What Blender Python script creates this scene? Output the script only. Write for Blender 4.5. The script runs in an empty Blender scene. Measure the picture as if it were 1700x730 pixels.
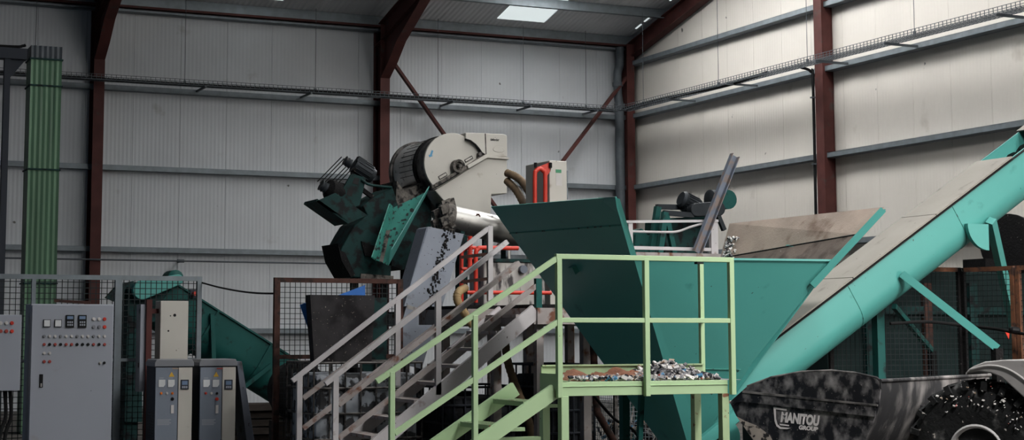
import bpy, bmesh, math, random
from mathutils import Vector, Matrix
random.seed(7)
V = Vector
SC = bpy.context.scene
COL = SC.collection

# ------------------------------------------------------------------ camera
F, CX, CY = 2664.0, 741.0, 270.0            # focal length and principal point in photo pixels (1700 x 730)
YAW, PIT, EYE = math.radians(23.04), math.radians(6.0), 1.7
FW = V((math.sin(YAW)*math.cos(PIT), math.cos(YAW)*math.cos(PIT), math.sin(PIT)))
RT = V((math.cos(YAW), -math.sin(YAW), 0)); UP = RT.cross(FW); CAMO = V((0, 0, EYE))
cam = bpy.data.cameras.new('camera'); camo = bpy.data.objects.new('camera', cam); COL.objects.link(camo)
cam.sensor_fit = 'HORIZONTAL'; cam.sensor_width = 36.0; cam.lens = F/1700*36.0
cam.shift_x = (850-CX)/1700; cam.shift_y = (CY-365)/1700
camo.matrix_world = Matrix(((RT.x, UP.x, -FW.x, 0), (RT.y, UP.y, -FW.y, 0), (RT.z, UP.z, -FW.z, EYE), (0, 0, 0, 1)))
cam.clip_end = 200; SC.camera = camo

# ------------------------------------------------------------------ light and exposure
SC.view_settings.view_transform = 'Standard'; SC.view_settings.look = 'None'
SC.view_settings.gamma = 1.0; SC.view_settings.use_curve_mapping = False
SC.view_settings.exposure = 0.0
wd = bpy.data.worlds.new('overcast_sky'); SC.world = wd; wd.use_nodes = True
wd.node_tree.nodes['Background'].inputs[0].default_value = (0.62, 0.72, 0.85, 1)
wd.node_tree.nodes['Background'].inputs[1].default_value = 0.5
SKYLIGHT = 25.0        # translucent roof sheets
def area(name, loc, aim, sx, sy, watt, col, spread=180):
    l = bpy.data.lights.new(name, 'AREA'); l.shape = 'RECTANGLE'; l.size = sx; l.size_y = sy
    l.energy = watt; l.color = col; l.spread = math.radians(spread)
    o = bpy.data.objects.new(name, l); COL.objects.link(o); o.location = loc
    o.rotation_euler = (V(aim)-V(loc)).to_track_quat('-Z', 'Z').to_euler()
    return o
# added daylight fill, out of view to the right; the gable has no door
area('right_daylight_fill', (18.6, 4.0, 2.8), (8.5, 13.0, 1.8), 5.0, 5.0, 300, (1.0, 0.96, 0.915), 110)
# cool fill added at the far left to tint the dim side blue
area('cool_left_fill', (-11.7, 16, 2.4), (8, 16, 2.0), 4.0, 4.5, 95, (0.42, 0.68, 1.0))
# fill lights added above the frame to brighten the hopper and platform
for x in (9.6, 13.6): area('foreground_fill', (x, 5.0, 8.6), (x, 13.0, 1.5), .7, .7, 95, (1.0, 0.96, 0.92), 64)

# ------------------------------------------------------------------ pixel rays onto planes of the place
def ray(x, y): return FW+RT*((x-CX)/F)+UP*((CY-y)/F)
def pY(x, y, Y): d = ray(x, y); return CAMO+d*(Y/d.y)
def pX(x, y, X): d = ray(x, y); return CAMO+d*(X/d.x)
def pZ(x, y, Z): d = ray(x, y); return CAMO+d*((Z-EYE)/d.z)
def pP(x, y, p, n): d = ray(x, y); return CAMO+d*((V(p)-CAMO).dot(n)/d.dot(n))
def PY(l, Y): return [pY(x, y, Y) for x, y in l]

# ------------------------------------------------------------------ materials
def S(r, g, b):
    f = lambda c: (c/12.92 if c <= .04045 else ((c+.055)/1.055)**2.4)
    return (f(r/255), f(g/255), f(b/255), 1)
def M(name, col, rough=.6, metal=0, var=.75, vs=1.5, dirt=None, da=.5, ds=5, dw=.12, streak=1.0, speck=None, sa=.63, ss=60, bump=0, bs=40, emit=0, coat=0):
    """painted / worn surface: base colour, broad tonal variation, dirt patches, fine specks and relief"""
    m = bpy.data.materials.new(name); m.use_nodes = True; nt = m.node_tree; N = nt.nodes; L = nt.links
    b = N['Principled BSDF']; b.inputs['Roughness'].default_value = rough; b.inputs['Metallic'].default_value = metal
    b.inputs['Coat Weight'].default_value = coat
    if max(col[:3]) < .1: b.inputs['Specular IOR Level'].default_value = .18   # matt, grimy dark finishes
    geo = N.new('ShaderNodeNewGeometry'); mp = N.new('ShaderNodeMapping'); mp.inputs['Scale'].default_value = (1, 1, streak)
    L.new(geo.outputs['Position'], mp.inputs['Vector'])
    def noise(sc, det=4):
        n = N.new('ShaderNodeTexNoise'); n.inputs['Scale'].default_value = sc; n.inputs['Detail'].default_value = det
        L.new(mp.outputs[0], n.inputs['Vector']); return n.outputs['Fac']
    def mix(fac, a, c):
        x = N.new('ShaderNodeMix'); x.data_type = 'RGBA'
        L.new(fac, x.inputs['Factor'])
        for s, v in ((x.inputs['A'], a), (x.inputs['B'], c)):
            if isinstance(v, tuple): s.default_value = v
            else: L.new(v, s)
        return x.outputs['Result']
    def step(fac, lo, hi):
        r = N.new('ShaderNodeMapRange'); r.inputs['From Min'].default_value = lo; r.inputs['From Max'].default_value = hi
        L.new(fac, r.inputs['Value']); return r.outputs[0]
    c2 = tuple(v*var for v in col[:3])+(1,)
    out = mix(step(noise(vs), .35, .65), col, c2)
    if dirt: out = mix(step(noise(ds, 8), da, da+dw), out, dirt)
    if speck: out = mix(step(noise(ss, 2), sa, sa+.04), out, speck)
    L.new(out, b.inputs['Base Color'])
    if bump:
        bn = N.new('ShaderNodeBump'); bn.inputs['Strength'].default_value = bump; bn.inputs['Distance'].default_value = .02
        L.new(noise(bs, 4), bn.inputs['Height']); L.new(bn.outputs[0], b.inputs['Normal'])
    if emit:
        b.inputs['Emission Color'].default_value = col; b.inputs['Emission Strength'].default_value = emit
    return m
def ribbed(name, col, pitch, axis, strength=.35, **k):
    """steel sheet with fine rolled ribs running along the sheet"""
    m = M(name, col, **k); nt = m.node_tree; N = nt.nodes; L = nt.links
    geo = N.new('ShaderNodeNewGeometry'); sep = N.new('ShaderNodeSeparateXYZ'); L.new(geo.outputs['Position'], sep.inputs[0])
    mu = N.new('ShaderNodeMath'); mu.operation = 'MULTIPLY'; mu.inputs[1].default_value = 2*math.pi/pitch; L.new(sep.outputs[axis], mu.inputs[0])
    si = N.new('ShaderNodeMath'); si.operation = 'SINE'; L.new(mu.outputs[0], si.inputs[0])
    bn = N.new('ShaderNodeBump'); bn.inputs['Strength'].default_value = strength; bn.inputs['Distance'].default_value = .012
    L.new(si.outputs[0], bn.inputs['Height']); L.new(bn.outputs[0], N['Principled BSDF'].inputs['Normal'])
    return m
DK = S(28, 28, 30); BR = S(92, 66, 50); RUSTC = S(104, 62, 42)
mt = {
 'wall_x': ribbed('white_cladding_long', S(196, 199, 203), .085, 0, .16, rough=.55, var=.95, dirt=S(150, 148, 146), da=.66, ds=1.2, speck=S(90, 88, 86), sa=.76, ss=4),
 'wall_y': ribbed('white_cladding_gable', S(212, 206, 198), .085, 1, .16, rough=.55, var=.96, dirt=S(168, 160, 150), da=.68, ds=1.0, speck=S(90, 88, 86), sa=.76, ss=4),
 'plinth': M('concrete_plinth', S(120, 118, 116), .9, dirt=S(80, 78, 76), bump=.2),
 'dark_wall': M('dark_unseen_wall', S(70, 70, 74), .9),  # unseen walls darkened to cut the light they bounce
 'galv': M('galvanised_steel', S(122, 130, 136), .5, .35, var=.8, vs=6),
 'galv_dark': M('weathered_galvanised_steel', S(84, 90, 96), .6, .2, var=.75, vs=5),
 'oxide': M('red_oxide_steel', S(86, 50, 47), .6, var=.75, vs=3, dirt=S(70, 60, 58), da=.62, ds=4),
 'roof': ribbed('grey_roof_liner', S(198, 200, 204), .12, 0, .5, rough=.6, var=.92),
 'sky': M('translucent_roof_sheet', S(246, 246, 244), .5, emit=SKYLIGHT, var=.98),
 'sky_dim': M('dimmed_roof_sheet', S(226, 236, 236), .5, emit=.78, var=.95),  # translucent sheet with its glow turned down to spare the wall nearby
 'floor': M('dusty_concrete', S(92, 88, 84), .9, var=.7, vs=.8, dirt=S(50, 47, 45), da=.5, ds=2, bump=.3, bs=20),
 'teal': M('teal_paint', S(76, 152, 145), .45, var=.92, vs=.9, dirt=S(52, 120, 112), da=.66, ds=4, speck=S(40, 70, 66), sa=.74, ss=22),
 'teal_dirty': M('dirty_teal_paint', S(60, 140, 128), .6, var=.75, vs=3, dirt=S(34, 40, 40), da=.56, ds=14, dw=.06),
 'dkgreen': M('dark_green_paint', S(30, 84, 80), .5, var=.8, vs=2, dirt=S(26, 34, 36), da=.58, ds=6),
 'dkgreen_d': M('sooty_dark_green_paint', S(26, 58, 57), .65, var=.7, vs=3, dirt=S(22, 24, 26), da=.5, ds=7),
 'duct': M('pale_green_duct_sheet', S(98, 134, 106), .5, var=.6, vs=5, streak=.04, dirt=S(60, 84, 70), da=.58, ds=9),
 'lime': M('pale_green_paint', S(172, 200, 156), .5, var=.94, vs=2, dirt=S(150, 150, 110), da=.7, ds=10, speck=RUSTC, sa=.76, ss=26),
 'lime_worn': M('worn_pale_green_paint', S(166, 188, 146), .6, var=.85, vs=4, dirt=S(120, 78, 55), da=.64, ds=9, dw=.05, speck=DK, sa=.72, ss=40),
 'greyp': M('grey_stair_paint', S(188, 184, 186), .6, var=.85, vs=3, dirt=S(112, 84, 70), da=.64, ds=7, speck=S(70, 60, 56), sa=.72, ss=30),
 'greyrust': M('rusting_grey_paint', S(156, 148, 146), .7, var=.75, vs=5, dirt=RUSTC, da=.56, ds=8),
 'cab': M('light_grey_cabinet', S(150, 154, 164), .5, var=.95, vs=1, dirt=S(140, 138, 138), da=.68, ds=3, speck=S(50, 50, 54), sa=.77, ss=24),
 'inv_dark': M('slate_cabinet_panel', S(122, 130, 144), .5, var=.9, dirt=S(150, 152, 156), da=.7, ds=6),
 'inv_cap': M('grey_cabinet_cap', S(120, 122, 128), .5, var=.9),
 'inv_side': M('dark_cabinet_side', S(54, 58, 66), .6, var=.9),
 'black': M('black_plastic', S(22, 22, 24), .5),
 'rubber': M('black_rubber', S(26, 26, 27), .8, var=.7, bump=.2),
 'glass_white': M('meter_face', S(222, 224, 226), .3),
 'lcd': M('display_glass', S(120, 140, 170), .2),
 'red': M('red_paint', S(206, 56, 38), .45, var=.85, vs=4, dirt=S(110, 46, 38), da=.66, ds=9),
 'orange': M('orange_plastic', S(230, 120, 30), .4),
 'yellow': M('yellow_label', S(226, 180, 60), .5),
 'whitem': M('machine_white_paint', S(192, 188, 180), .5, var=.93, vs=2, dirt=S(150, 138, 124), da=.68, ds=4, speck=S(70, 60, 54), sa=.75, ss=22),
 'silver': M('polished_steel', S(196, 194, 190), .36, .95, var=.8, vs=3, dirt=S(60, 56, 54), da=.6, ds=8),
 'steel_d': M('grimy_steel', S(96, 92, 90), .5, .5, var=.6, vs=6, dirt=S(30, 28, 28), da=.5, ds=12),
 'gunk': M('black_grime', S(26, 25, 26), .85, var=.7, vs=8, speck=S(110, 106, 102), sa=.7, ss=26, bump=.6, bs=30),
 'gunk_w': M('grey_caked_residue', S(120, 114, 108), .9, var=.5, vs=9, dirt=S(34, 32, 32), da=.5, ds=14, bump=.7, bs=30),
 'sleeve': M('dull_bright_sleeve', S(206, 204, 202), .35, .4, var=.85, vs=4, dirt=S(60, 56, 54), da=.6, ds=8),
 'dkgreen_k': M('near_black_green_paint', S(22, 38, 38), .7, var=.7, vs=3),
 'motor': M('dark_motor_paint', S(48, 52, 56), .5, .2, var=.8, vs=6, dirt=S(86, 76, 68), da=.64, ds=8),
 'chute': M('blue_grey_chute', S(98, 104, 116), .55, var=.85, vs=2, dirt=S(52, 50, 52), da=.62, ds=5, speck=DK, sa=.68, ss=24),
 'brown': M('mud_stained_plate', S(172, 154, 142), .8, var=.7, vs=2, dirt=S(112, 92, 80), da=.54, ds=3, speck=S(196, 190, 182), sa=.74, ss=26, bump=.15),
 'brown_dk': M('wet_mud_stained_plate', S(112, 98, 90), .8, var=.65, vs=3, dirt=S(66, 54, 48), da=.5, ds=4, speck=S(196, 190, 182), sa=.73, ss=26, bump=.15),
 'lid': M('dusty_conveyor_lid', S(136, 131, 123), .75, var=.85, vs=2, dirt=S(96, 88, 80), da=.64, ds=4, speck=S(66, 60, 54), sa=.73, ss=26),
 'bucket': M('black_bucket_paint', S(34, 35, 40), .5, var=.75, vs=3, dirt=S(158, 155, 156), da=.46, ds=9, dw=.36, streak=.8, speck=S(140, 136, 134), sa=.7, ss=60),
 'bucket_worn': M('scraped_bare_steel', S(188, 176, 166), .6, .1, var=.8, vs=10, dirt=S(44, 42, 42), da=.56, ds=16, dw=.05),
 'bucket_dust': M('dust_covered_bucket_back', S(54, 54, 56), .85, var=.7, vs=3, dirt=S(146, 142, 140), da=.44, ds=5, dw=.3, streak=.4, speck=S(190, 180, 170), sa=.76, ss=36),
 'tyre': M('dusty_tyre_rubber', S(36, 37, 38), .9, var=.6, vs=5, dirt=S(84, 84, 84), da=.6, ds=9, speck=S(196, 188, 182), sa=.7, ss=18, bump=.5, bs=20),
 'fender': M('grey_plastic_fender', S(160, 157, 156), .6, var=.85, vs=4, dirt=S(120, 116, 112), da=.6, ds=8),
 'rim': M('dusty_white_rim', S(196, 194, 194), .5, var=.85, vs=5, dirt=S(120, 116, 114), da=.62, ds=9),
 'decal': M('white_vinyl_lettering', S(226, 220, 220), .5, var=.92, vs=20),
 'blue': M('blue_plastic_sheet', S(34, 104, 186), .5, var=.75, vs=5),
 'bluedecal': M('pale_blue_marking', S(96, 164, 206), .6),
 'greendecal': M('green_sticker', S(70, 150, 110), .6),
 'rust': M('rusty_steel', S(132, 84, 58), .85, var=.6, vs=8, dirt=S(70, 48, 40), da=.5, ds=12),
 'rust_dk': M('dark_rusty_steel', S(82, 58, 52), .85, var=.65, vs=8, dirt=S(50, 42, 40), da=.5, ds=10),
 'wire': M('dull_mesh_wire', S(48, 54, 56), .6, .3),
 'hose': M('ribbed_tan_hose', S(120, 98, 74), .75, var=.7, vs=14),
 'hose_y': M('ochre_hose', S(164, 138, 96), .7, var=.75, vs=8),
 'ibc': M('grimy_white_tank_plastic', S(150, 156, 164), .6, var=.6, vs=6, dirt=S(30, 32, 36), da=.5, ds=8, dw=.06),
 'ibc_d': M('blackened_tank_plastic', S(52, 56, 62), .7, var=.6, vs=6, dirt=S(24, 25, 28), da=.5, ds=8),
 'board': M('sooty_board', S(58, 56, 58), .85, var=.65, vs=5, speck=S(120, 112, 106), sa=.68, ss=40, dirt=S(34, 32, 34), da=.52, ds=3),
 'plank': M('dark_old_timber', S(62, 56, 52), .9, var=.6, vs=6, streak=3),
 'soil': M('red_brown_residue', S(140, 94, 72), .95, var=.7, vs=8, bump=.6, bs=60),
 'bit_w': M('pale_plastic_scrap', S(206, 202, 200), .6), 'bit_g': M('grey_plastic_scrap', S(126, 124, 128), .6),
 'bit_d': M('dark_plastic_scrap', S(40, 40, 48), .6), 'bit_b': M('blue_plastic_scrap', S(70, 130, 170), .5),
 'bit_r': M('red_plastic_scrap', S(170, 70, 60), .5), 'bit_t': M('tan_plastic_scrap', S(170, 150, 130), .6),
 'beam_b': M('blue_painted_worn_beam', S(104, 112, 126), .7, var=.7, vs=4, dirt=S(118, 104, 98), da=.48, ds=8),
 'ochre': M('ochre_painted_steel', S(170, 120, 60), .6, var=.8),
 'tank': M('streaked_white_tank', S(176, 172, 168), .6, var=.7, vs=5, streak=.3, dirt=S(54, 50, 52), da=.52, ds=8, dw=.08),
}

# ------------------------------------------------------------------ mesh builder
WORLD = {}                                   # world position of each object's origin
class MB:
    def __init__(s): s.v = []; s.f = []; s.m = []; s.mi = 0
    def add(s, vs, fs):
        n = len(s.v); s.v += [V(p) for p in vs]
        for f in fs: s.f.append([n+i for i in f]); s.m.append(s.mi)
        return s
    def obox(s, c, ax, ay, az):
        c = V(c); ax = V(ax); ay = V(ay); az = V(az)
        p = [c+ax*i+ay*j+az*k for k in (-1, 1) for j in (-1, 1) for i in (-1, 1)]
        return s.add(p, [(0, 2, 3, 1), (4, 5, 7, 6), (0, 1, 5, 4), (2, 6, 7, 3), (0, 4, 6, 2), (1, 3, 7, 5)])
    def box(s, x0, x1, y0, y1, z0, z1):
        return s.obox(((x0+x1)/2, (y0+y1)/2, (z0+z1)/2), (abs(x1-x0)/2, 0, 0), (0, abs(y1-y0)/2, 0), (0, 0, abs(z1-z0)/2))
    def bar(s, a, b, w, h, up=(0, 0, 1)):
        a = V(a); b = V(b); d = (b-a); u = V(up); sd = d.cross(u)
        if sd.length < 1e-6: sd = d.cross(V((0, 1, 0)))
        sd.normalize(); u = sd.cross(d).normalized()
        return s.obox((a+b)/2, d/2, sd*w/2, u*h/2)
    def cyl(s, a, b, r, n=16, r2=None, caps=True):
        r2 = r if r2 is None else r2; a = V(a); b = V(b); d = (b-a).normalized()
        x = d.orthogonal().normalized(); y = d.cross(x)
        ps = [a+(x*math.cos(2*math.pi*i/n)+y*math.sin(2*math.pi*i/n))*r for i in range(n)]
        ps += [b+(x*math.cos(2*math.pi*i/n)+y*math.sin(2*math.pi*i/n))*r2 for i in range(n)]
        fs = [(i, (i+1) % n, n+(i+1) % n, n+i) for i in range(n)]
        if caps: fs += [tuple(range(n-1, -1, -1)), tuple(range(n, 2*n))]
        return s.add(ps, fs)
    def lathe(s, a, d, prof, n=20):
        a = V(a); d = V(d).normalized(); x = d.orthogonal().normalized(); y = d.cross(x); ps = []
        for t, r in prof: ps += [a+d*t+(x*math.cos(2*math.pi*i/n)+y*math.sin(2*math.pi*i/n))*r for i in range(n)]
        fs = [(k*n+i, k*n+(i+1) % n, (k+1)*n+(i+1) % n, (k+1)*n+i) for k in range(len(prof)-1) for i in range(n)]
        fs += [tuple(range(n-1, -1, -1)), tuple(range((len(prof)-1)*n, len(prof)*n))]
        return s.add(ps, fs)
    def tube(s, pts, r, n=8, ribs=None):
        pts = [V(p) for p in pts]; k = len(pts); ps = []; x = None
        for i, p in enumerate(pts):
            d = (pts[min(i+1, k-1)]-pts[max(i-1, 0)]).normalized()
            x = d.orthogonal().normalized() if x is None else (x-d*x.dot(d)).normalized()
            y = d.cross(x); rr = r*(1 if not ribs or i % 2 else ribs)
            ps += [p+(x*math.cos(2*math.pi*j/n)+y*math.sin(2*math.pi*j/n))*rr for j in range(n)]
        fs = [(i*n+j, i*n+(j+1) % n, (i+1)*n+(j+1) % n, (i+1)*n+j) for i in range(k-1) for j in range(n)]
        fs += [tuple(range(n-1, -1, -1)), tuple(range((k-1)*n, k*n))]
        return s.add(ps, fs)
    def prism(s, poly, vec):
        poly = [V(p) for p in poly]; vec = V(vec); n = len(poly)
        return s.add(poly+[p+vec for p in poly], [tuple(range(n)), tuple(range(2*n-1, n-1, -1))]+[(i, n+i, n+(i+1) % n, (i+1) % n) for i in range(n)])
    def loft(s, la, lb, closed=False):
        n = len(la); k = n if closed else n-1
        return s.add(list(la)+list(lb), [(i, (i+1) % n, n+(i+1) % n, n+i) for i in range(k)])
    def strip(s, poly, width, thick):
        """open profile poly swept along width and given a thickness towards 'thick' offsets"""
        n = len(poly); w = V(width); a = [V(p) for p in poly]; b = [V(p)+V(t) for p, t in zip(poly, thick)]
        ps = a+b+[p+w for p in a]+[p+w for p in b]; fs = []
        for i in range(n-1):
            fs += [(i, i+1, 2*n+i+1, 2*n+i), (n+i, 3*n+i, 3*n+i+1, n+i+1), (i, n+i, n+i+1, i+1), (2*n+i, 2*n+i+1, 3*n+i+1, 3*n+i)]
        fs += [(0, 2*n, 3*n, n), (n-1, 2*n-1, 4*n-1, 3*n-1)]
        return s.add(ps, fs)
    def ibeam(s, a, b, dep, wid, tf=.016, tw=.012):
        """I-section between a and b; dep = vector of the full section depth, wid = vector of the flange width"""
        a = V(a); b = V(b); D = V(dep); W = V(wid); dn = D.normalized(); wn = W.normalized(); d = (b-a)/2; c = (a+b)/2
        s.obox(c+D/2-dn*tf/2, d, W/2, dn*tf/2); s.obox(c-D/2+dn*tf/2, d, W/2, dn*tf/2)
        return s.obox(c, d, wn*tw/2, D/2-dn*tf)
    def build(s, name, mat, parent=None, smooth=False, bevel=0, kind=None, label=None):
        lo = V([min(p[i] for p in s.v) for i in range(3)]); hi = V([max(p[i] for p in s.v) for i in range(3)])
        c = (lo+hi)/2
        if parent is None: c.z = lo.z
        me = bpy.data.meshes.new(name); me.from_pydata([p-c for p in s.v], [], s.f)
        mats = mat if isinstance(mat, (list, tuple)) else [mat]
        for k in mats: me.materials.append(mt[k])
        if len(mats) > 1: me.polygons.foreach_set('material_index', s.m)
        bm = bmesh.new(); bm.from_mesh(me); bmesh.ops.recalc_face_normals(bm, faces=bm.faces); bm.to_mesh(me); bm.free()
        if smooth:
            me.polygons.foreach_set('use_smooth', [True]*len(me.polygons)); me.set_sharp_from_angle(angle=math.radians(38))
        me.update()
        return link(name, me, c, parent, bevel, kind, label)
def link(name, me, c, parent=None, bevel=0, kind=None, label=None):
    o = bpy.data.objects.new(name, me); COL.objects.link(o); WORLD[o.name] = V(c)
    o.location = V(c)-WORLD[parent.name] if parent else V(c)
    if parent: o.parent = parent
    if bevel:
        b = o.modifiers.new('bevel', 'BEVEL'); b.width = bevel; b.segments = 2; b.limit_method = 'ANGLE'
    if kind: o['kind'] = kind
    if label: o['label'] = label
    return o
def thing(name, label, cat, loc, group=None):
    o = bpy.data.objects.new(name, None); COL.objects.link(o); o.empty_display_size = .2
    o.location = V(loc); WORLD[o.name] = V(loc); tag(o, label, cat, group); return o
def tag(o, label, cat, group=None):
    o['label'] = label; o['category'] = cat
    if group: o['group'] = group
    return o
def struct(name, loc):
    o = bpy.data.objects.new(name, None); COL.objects.link(o); o.location = V(loc); WORLD[o.name] = V(loc); o['kind'] = 'structure'; return o
def text_mesh(name, body, mat, origin, xdir, ydir, w, h, parent, bold=0.0, shear=0.0):
    """flat lettering fitted into a w x h box whose lower left corner is origin"""
    cu = bpy.data.curves.new(name, 'FONT'); cu.body = body; cu.size = 1; cu.offset = bold; cu.shear = shear
    to = bpy.data.objects.new(name, cu); COL.objects.link(to); bpy.context.view_layer.update()
    me = bpy.data.meshes.new_from_object(to.evaluated_get(bpy.context.evaluated_depsgraph_get()))
    bpy.data.objects.remove(to); bpy.data.curves.remove(cu)
    xs = [v.co.x for v in me.vertices]; ys = [v.co.y for v in me.vertices]
    x0, x1, y0, y1 = min(xs), max(xs), min(ys), max(ys); X = V(xdir).normalized(); Yv = V(ydir).normalized(); o0 = V(origin)
    for v in me.vertices: v.co = X*((v.co.x-x0)/(x1-x0)*w)+Yv*((v.co.y-y0)/(y1-y0)*h)
    me.materials.clear(); me.materials.append(mt[mat])
    return link(name, me, o0, parent)
def smoothpath(pts, n=8):
    """Catmull-Rom curve through the points"""
    pts = [V(p) for p in pts]; out = []
    P = [pts[0]*2-pts[1]]+pts+[pts[-1]*2-pts[-2]]
    for i in range(1, len(P)-2):
        a, b, c, d = P[i-1:i+3]
        for k in range(n):
            t = k/n; out.append(.5*((2*b)+(c-a)*t+(2*a-5*b+4*c-d)*t*t+(-a+3*b-3*c+d)*t**3))
    return out+[pts[-1]]

# ================================================================== the hall
YW, XW = 33.2, 18.9                          # inner faces of the long wall and the gable wall
XL, YF, YRIDGE = -12.0, -7.0, 13.0           # far left, front (behind the camera), ridge line
EAVE, PITCH = 8.5, .238
def roofz(y): return EAVE+PITCH*(YW-y) if y >= YRIDGE else EAVE+PITCH*(YW-YRIDGE)-PITCH*(YRIDGE-y)
m = MB(); m.box(XL-.3, XW+.3, YF-.3, YW+.3, -.3, 0); o = m.build('floor', 'floor'); o['kind'] = 'structure'

# long wall: one metre cladding panels, girts, columns, bracing
wb = struct('wall_back', (3, YW, 0))
x = XL
PW = 1.0
while x < XW-.01:
    x1 = min(x+PW, XW); m = MB(); m.box(x+.003, x1-.003, YW, YW+.06, .12, EAVE+.1); m.build('wall_panel', 'wall_x', wb); x = x1
m = MB(); m.box(XL, XW, YW-.01, YW+.2, 0, .12); m.build('plinth', 'plinth', wb)
m = MB(); m.box(XL, XW, YW+.06, YW+.12, .12, EAVE+.1); m.build('outer_skin', 'galv_dark', wb)
tb_ = struct('trim_1', (3, YW, 0))            # steel frame carried on the long wall
FR = [-6.3, -.06, 6.19, 12.46]               # portal frame lines
def cchan(m, a, b, dep, h, t=.008, lip=.03):
    """cold-rolled C section from a to b, web on the wall side, open below"""
    a = V(a); b = V(b); D = V(dep); dn = D.normalized(); z = V((0, 0, 1)); mid = (a+b)/2; d = (b-a)/2
    m.obox(mid+z*(h-t/2)+D/2, d, D/2, z*t/2); m.obox(mid+z*t/2+D/2, d, D/2, z*t/2)
    m.obox(mid+z*h/2+dn*t/2, d, dn*t/2, z*h/2)
    m.obox(mid+z*(h/2)+D-dn*t/2, d, dn*t/2, z*h/2)
for gz in (1.66, 3.33, 5.015, 6.68):
    ed = [XL]+FR+[XW-.05]
    for a, b in zip(ed[:-1], ed[1:]):
        m = MB(); cchan(m, (a+.02, YW, gz), (b-.02, YW, gz), (0, -.2, 0), .105); m.build('girt', 'galv', tb_)
for fx in FR:
    m = MB(); m.ibeam((fx, YW-.235, 0), (fx, YW-.235, EAVE-.05), (0, .45, 0), (.22, 0, 0)); m.box(fx-.2, fx+.2, YW-.56, YW, 0, .025)
    m.build('steel_column', 'oxide', tb_, label='dark red oxide steel I-section column')
m = MB(); m.ibeam((XW-.25, YW-.235, 0), (XW-.25, YW-.235, EAVE-.05), (0, .45, 0), (.2, 0, 0)); m.build('steel_column', 'oxide', tb_, label='dark red oxide corner column')
# eaves: a grey gutter-side channel and a red tie member
m = MB(); cchan(m, (XL, YW, 8.34), (XW, YW, 8.34), (0, -.22, 0), .06); m.build('eaves_channel', 'galv', tb_)
m = MB(); m.box(XL, XW-.1, YW-.3, YW-.16, 8.42, 8.53); m.build('eaves_tie', 'oxide', tb_)
for a, b in (((653, 104), (760, 255)), ((1040, 128), (936, 265))):
    A = pY(*a, 32.85); B = pY(*b, 32.85); B = A+(B-A)*2.1
    m = MB(); m.bar(A, B, .06, .12, (0, -1, 0)); m.build('diagonal_brace', 'oxide', tb_)

# gable wall
wr = struct('wall_right', (XW, 13, 0))
y = YF
while y < YW-.01:
    y1 = min(y+PW, YW); m = MB()
    m.prism([(XW, y+.003, .12), (XW, y1-.003, .12), (XW, y1-.003, roofz(y1)+.08), (XW, y+.003, roofz(y)+.08)], (.06, 0, 0)); m.build('wall_panel', 'wall_y', wr); y = y1
m = MB(); m.box(XW-.01, XW+.2, YF, YW, 0, .12); m.build('plinth', 'plinth', wr)
m = MB(); m.prism([(XW+.06, YF, .12), (XW+.06, YW, .12), (XW+.06, YW, roofz(YW)+.08), (XW+.06, YRIDGE, roofz(YRIDGE)+.08), (XW+.06, YF, roofz(YF)+.08)], (.06, 0, 0)); m.build('outer_skin', 'galv_dark', wr)
tg_ = struct('trim_2', (XW, 13, 0))           # steel frame carried on the gable wall
GP = [25.42, 18.0, 10.5, 3.0]                # gable posts
for gz in (1.66, 3.33, 5.01, 6.69, 7.95, 9.3, 10.9):
    ed = [YF]+GP[::-1]+[YW-.3]
    for a, b in zip(ed[:-1], ed[1:]):
        if gz > 8 and roofz(b) < gz+.3 and roofz(a) < gz+.3: continue
        ya, yb = a, b
        if gz > roofz(yb)-.2: yb = YW-(gz+.25-EAVE)/PITCH
        if yb-ya < .5: continue
        if gz > roofz(ya)-.2: continue
        m = MB(); cchan(m, (XW, ya+.02, gz), (XW, yb-.02, gz), (-.2, 0, 0), .105); m.build('girt', 'galv', tg_)
for gy in GP:
    m = MB(); m.ibeam((XW-.14, gy, 0), (XW-.14, gy, roofz(gy)-.35), (.25, 0, 0), (0, .25, 0), .018, .014); m.box(XW-.255, XW-.03, gy-.112, gy-.1, 0, roofz(gy)-.35)
    m.build('gable_post', 'oxide', tg_, label='dark red oxide steel gable post')

# remaining walls (out of view): left gable and the front wall
wl = struct('wall_left', (XL, 13, 0))
m = MB(); m.prism([(XL, YF, 0), (XL, YW, 0), (XL, YW, roofz(YW)), (XL, YRIDGE, roofz(YRIDGE)), (XL, YF, roofz(YF))], (-.1, 0, 0)); m.build('wall_panel', 'dark_wall', wl)
wf = struct('wall_front', (3, YF, 0))
for a, b, c, d in ((XL, XW, 0, roofz(YF)),):
    m = MB(); m.box(a, b, YF-.1, YF, c, d); m.build('wall_panel', 'dark_wall', wf)

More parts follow.
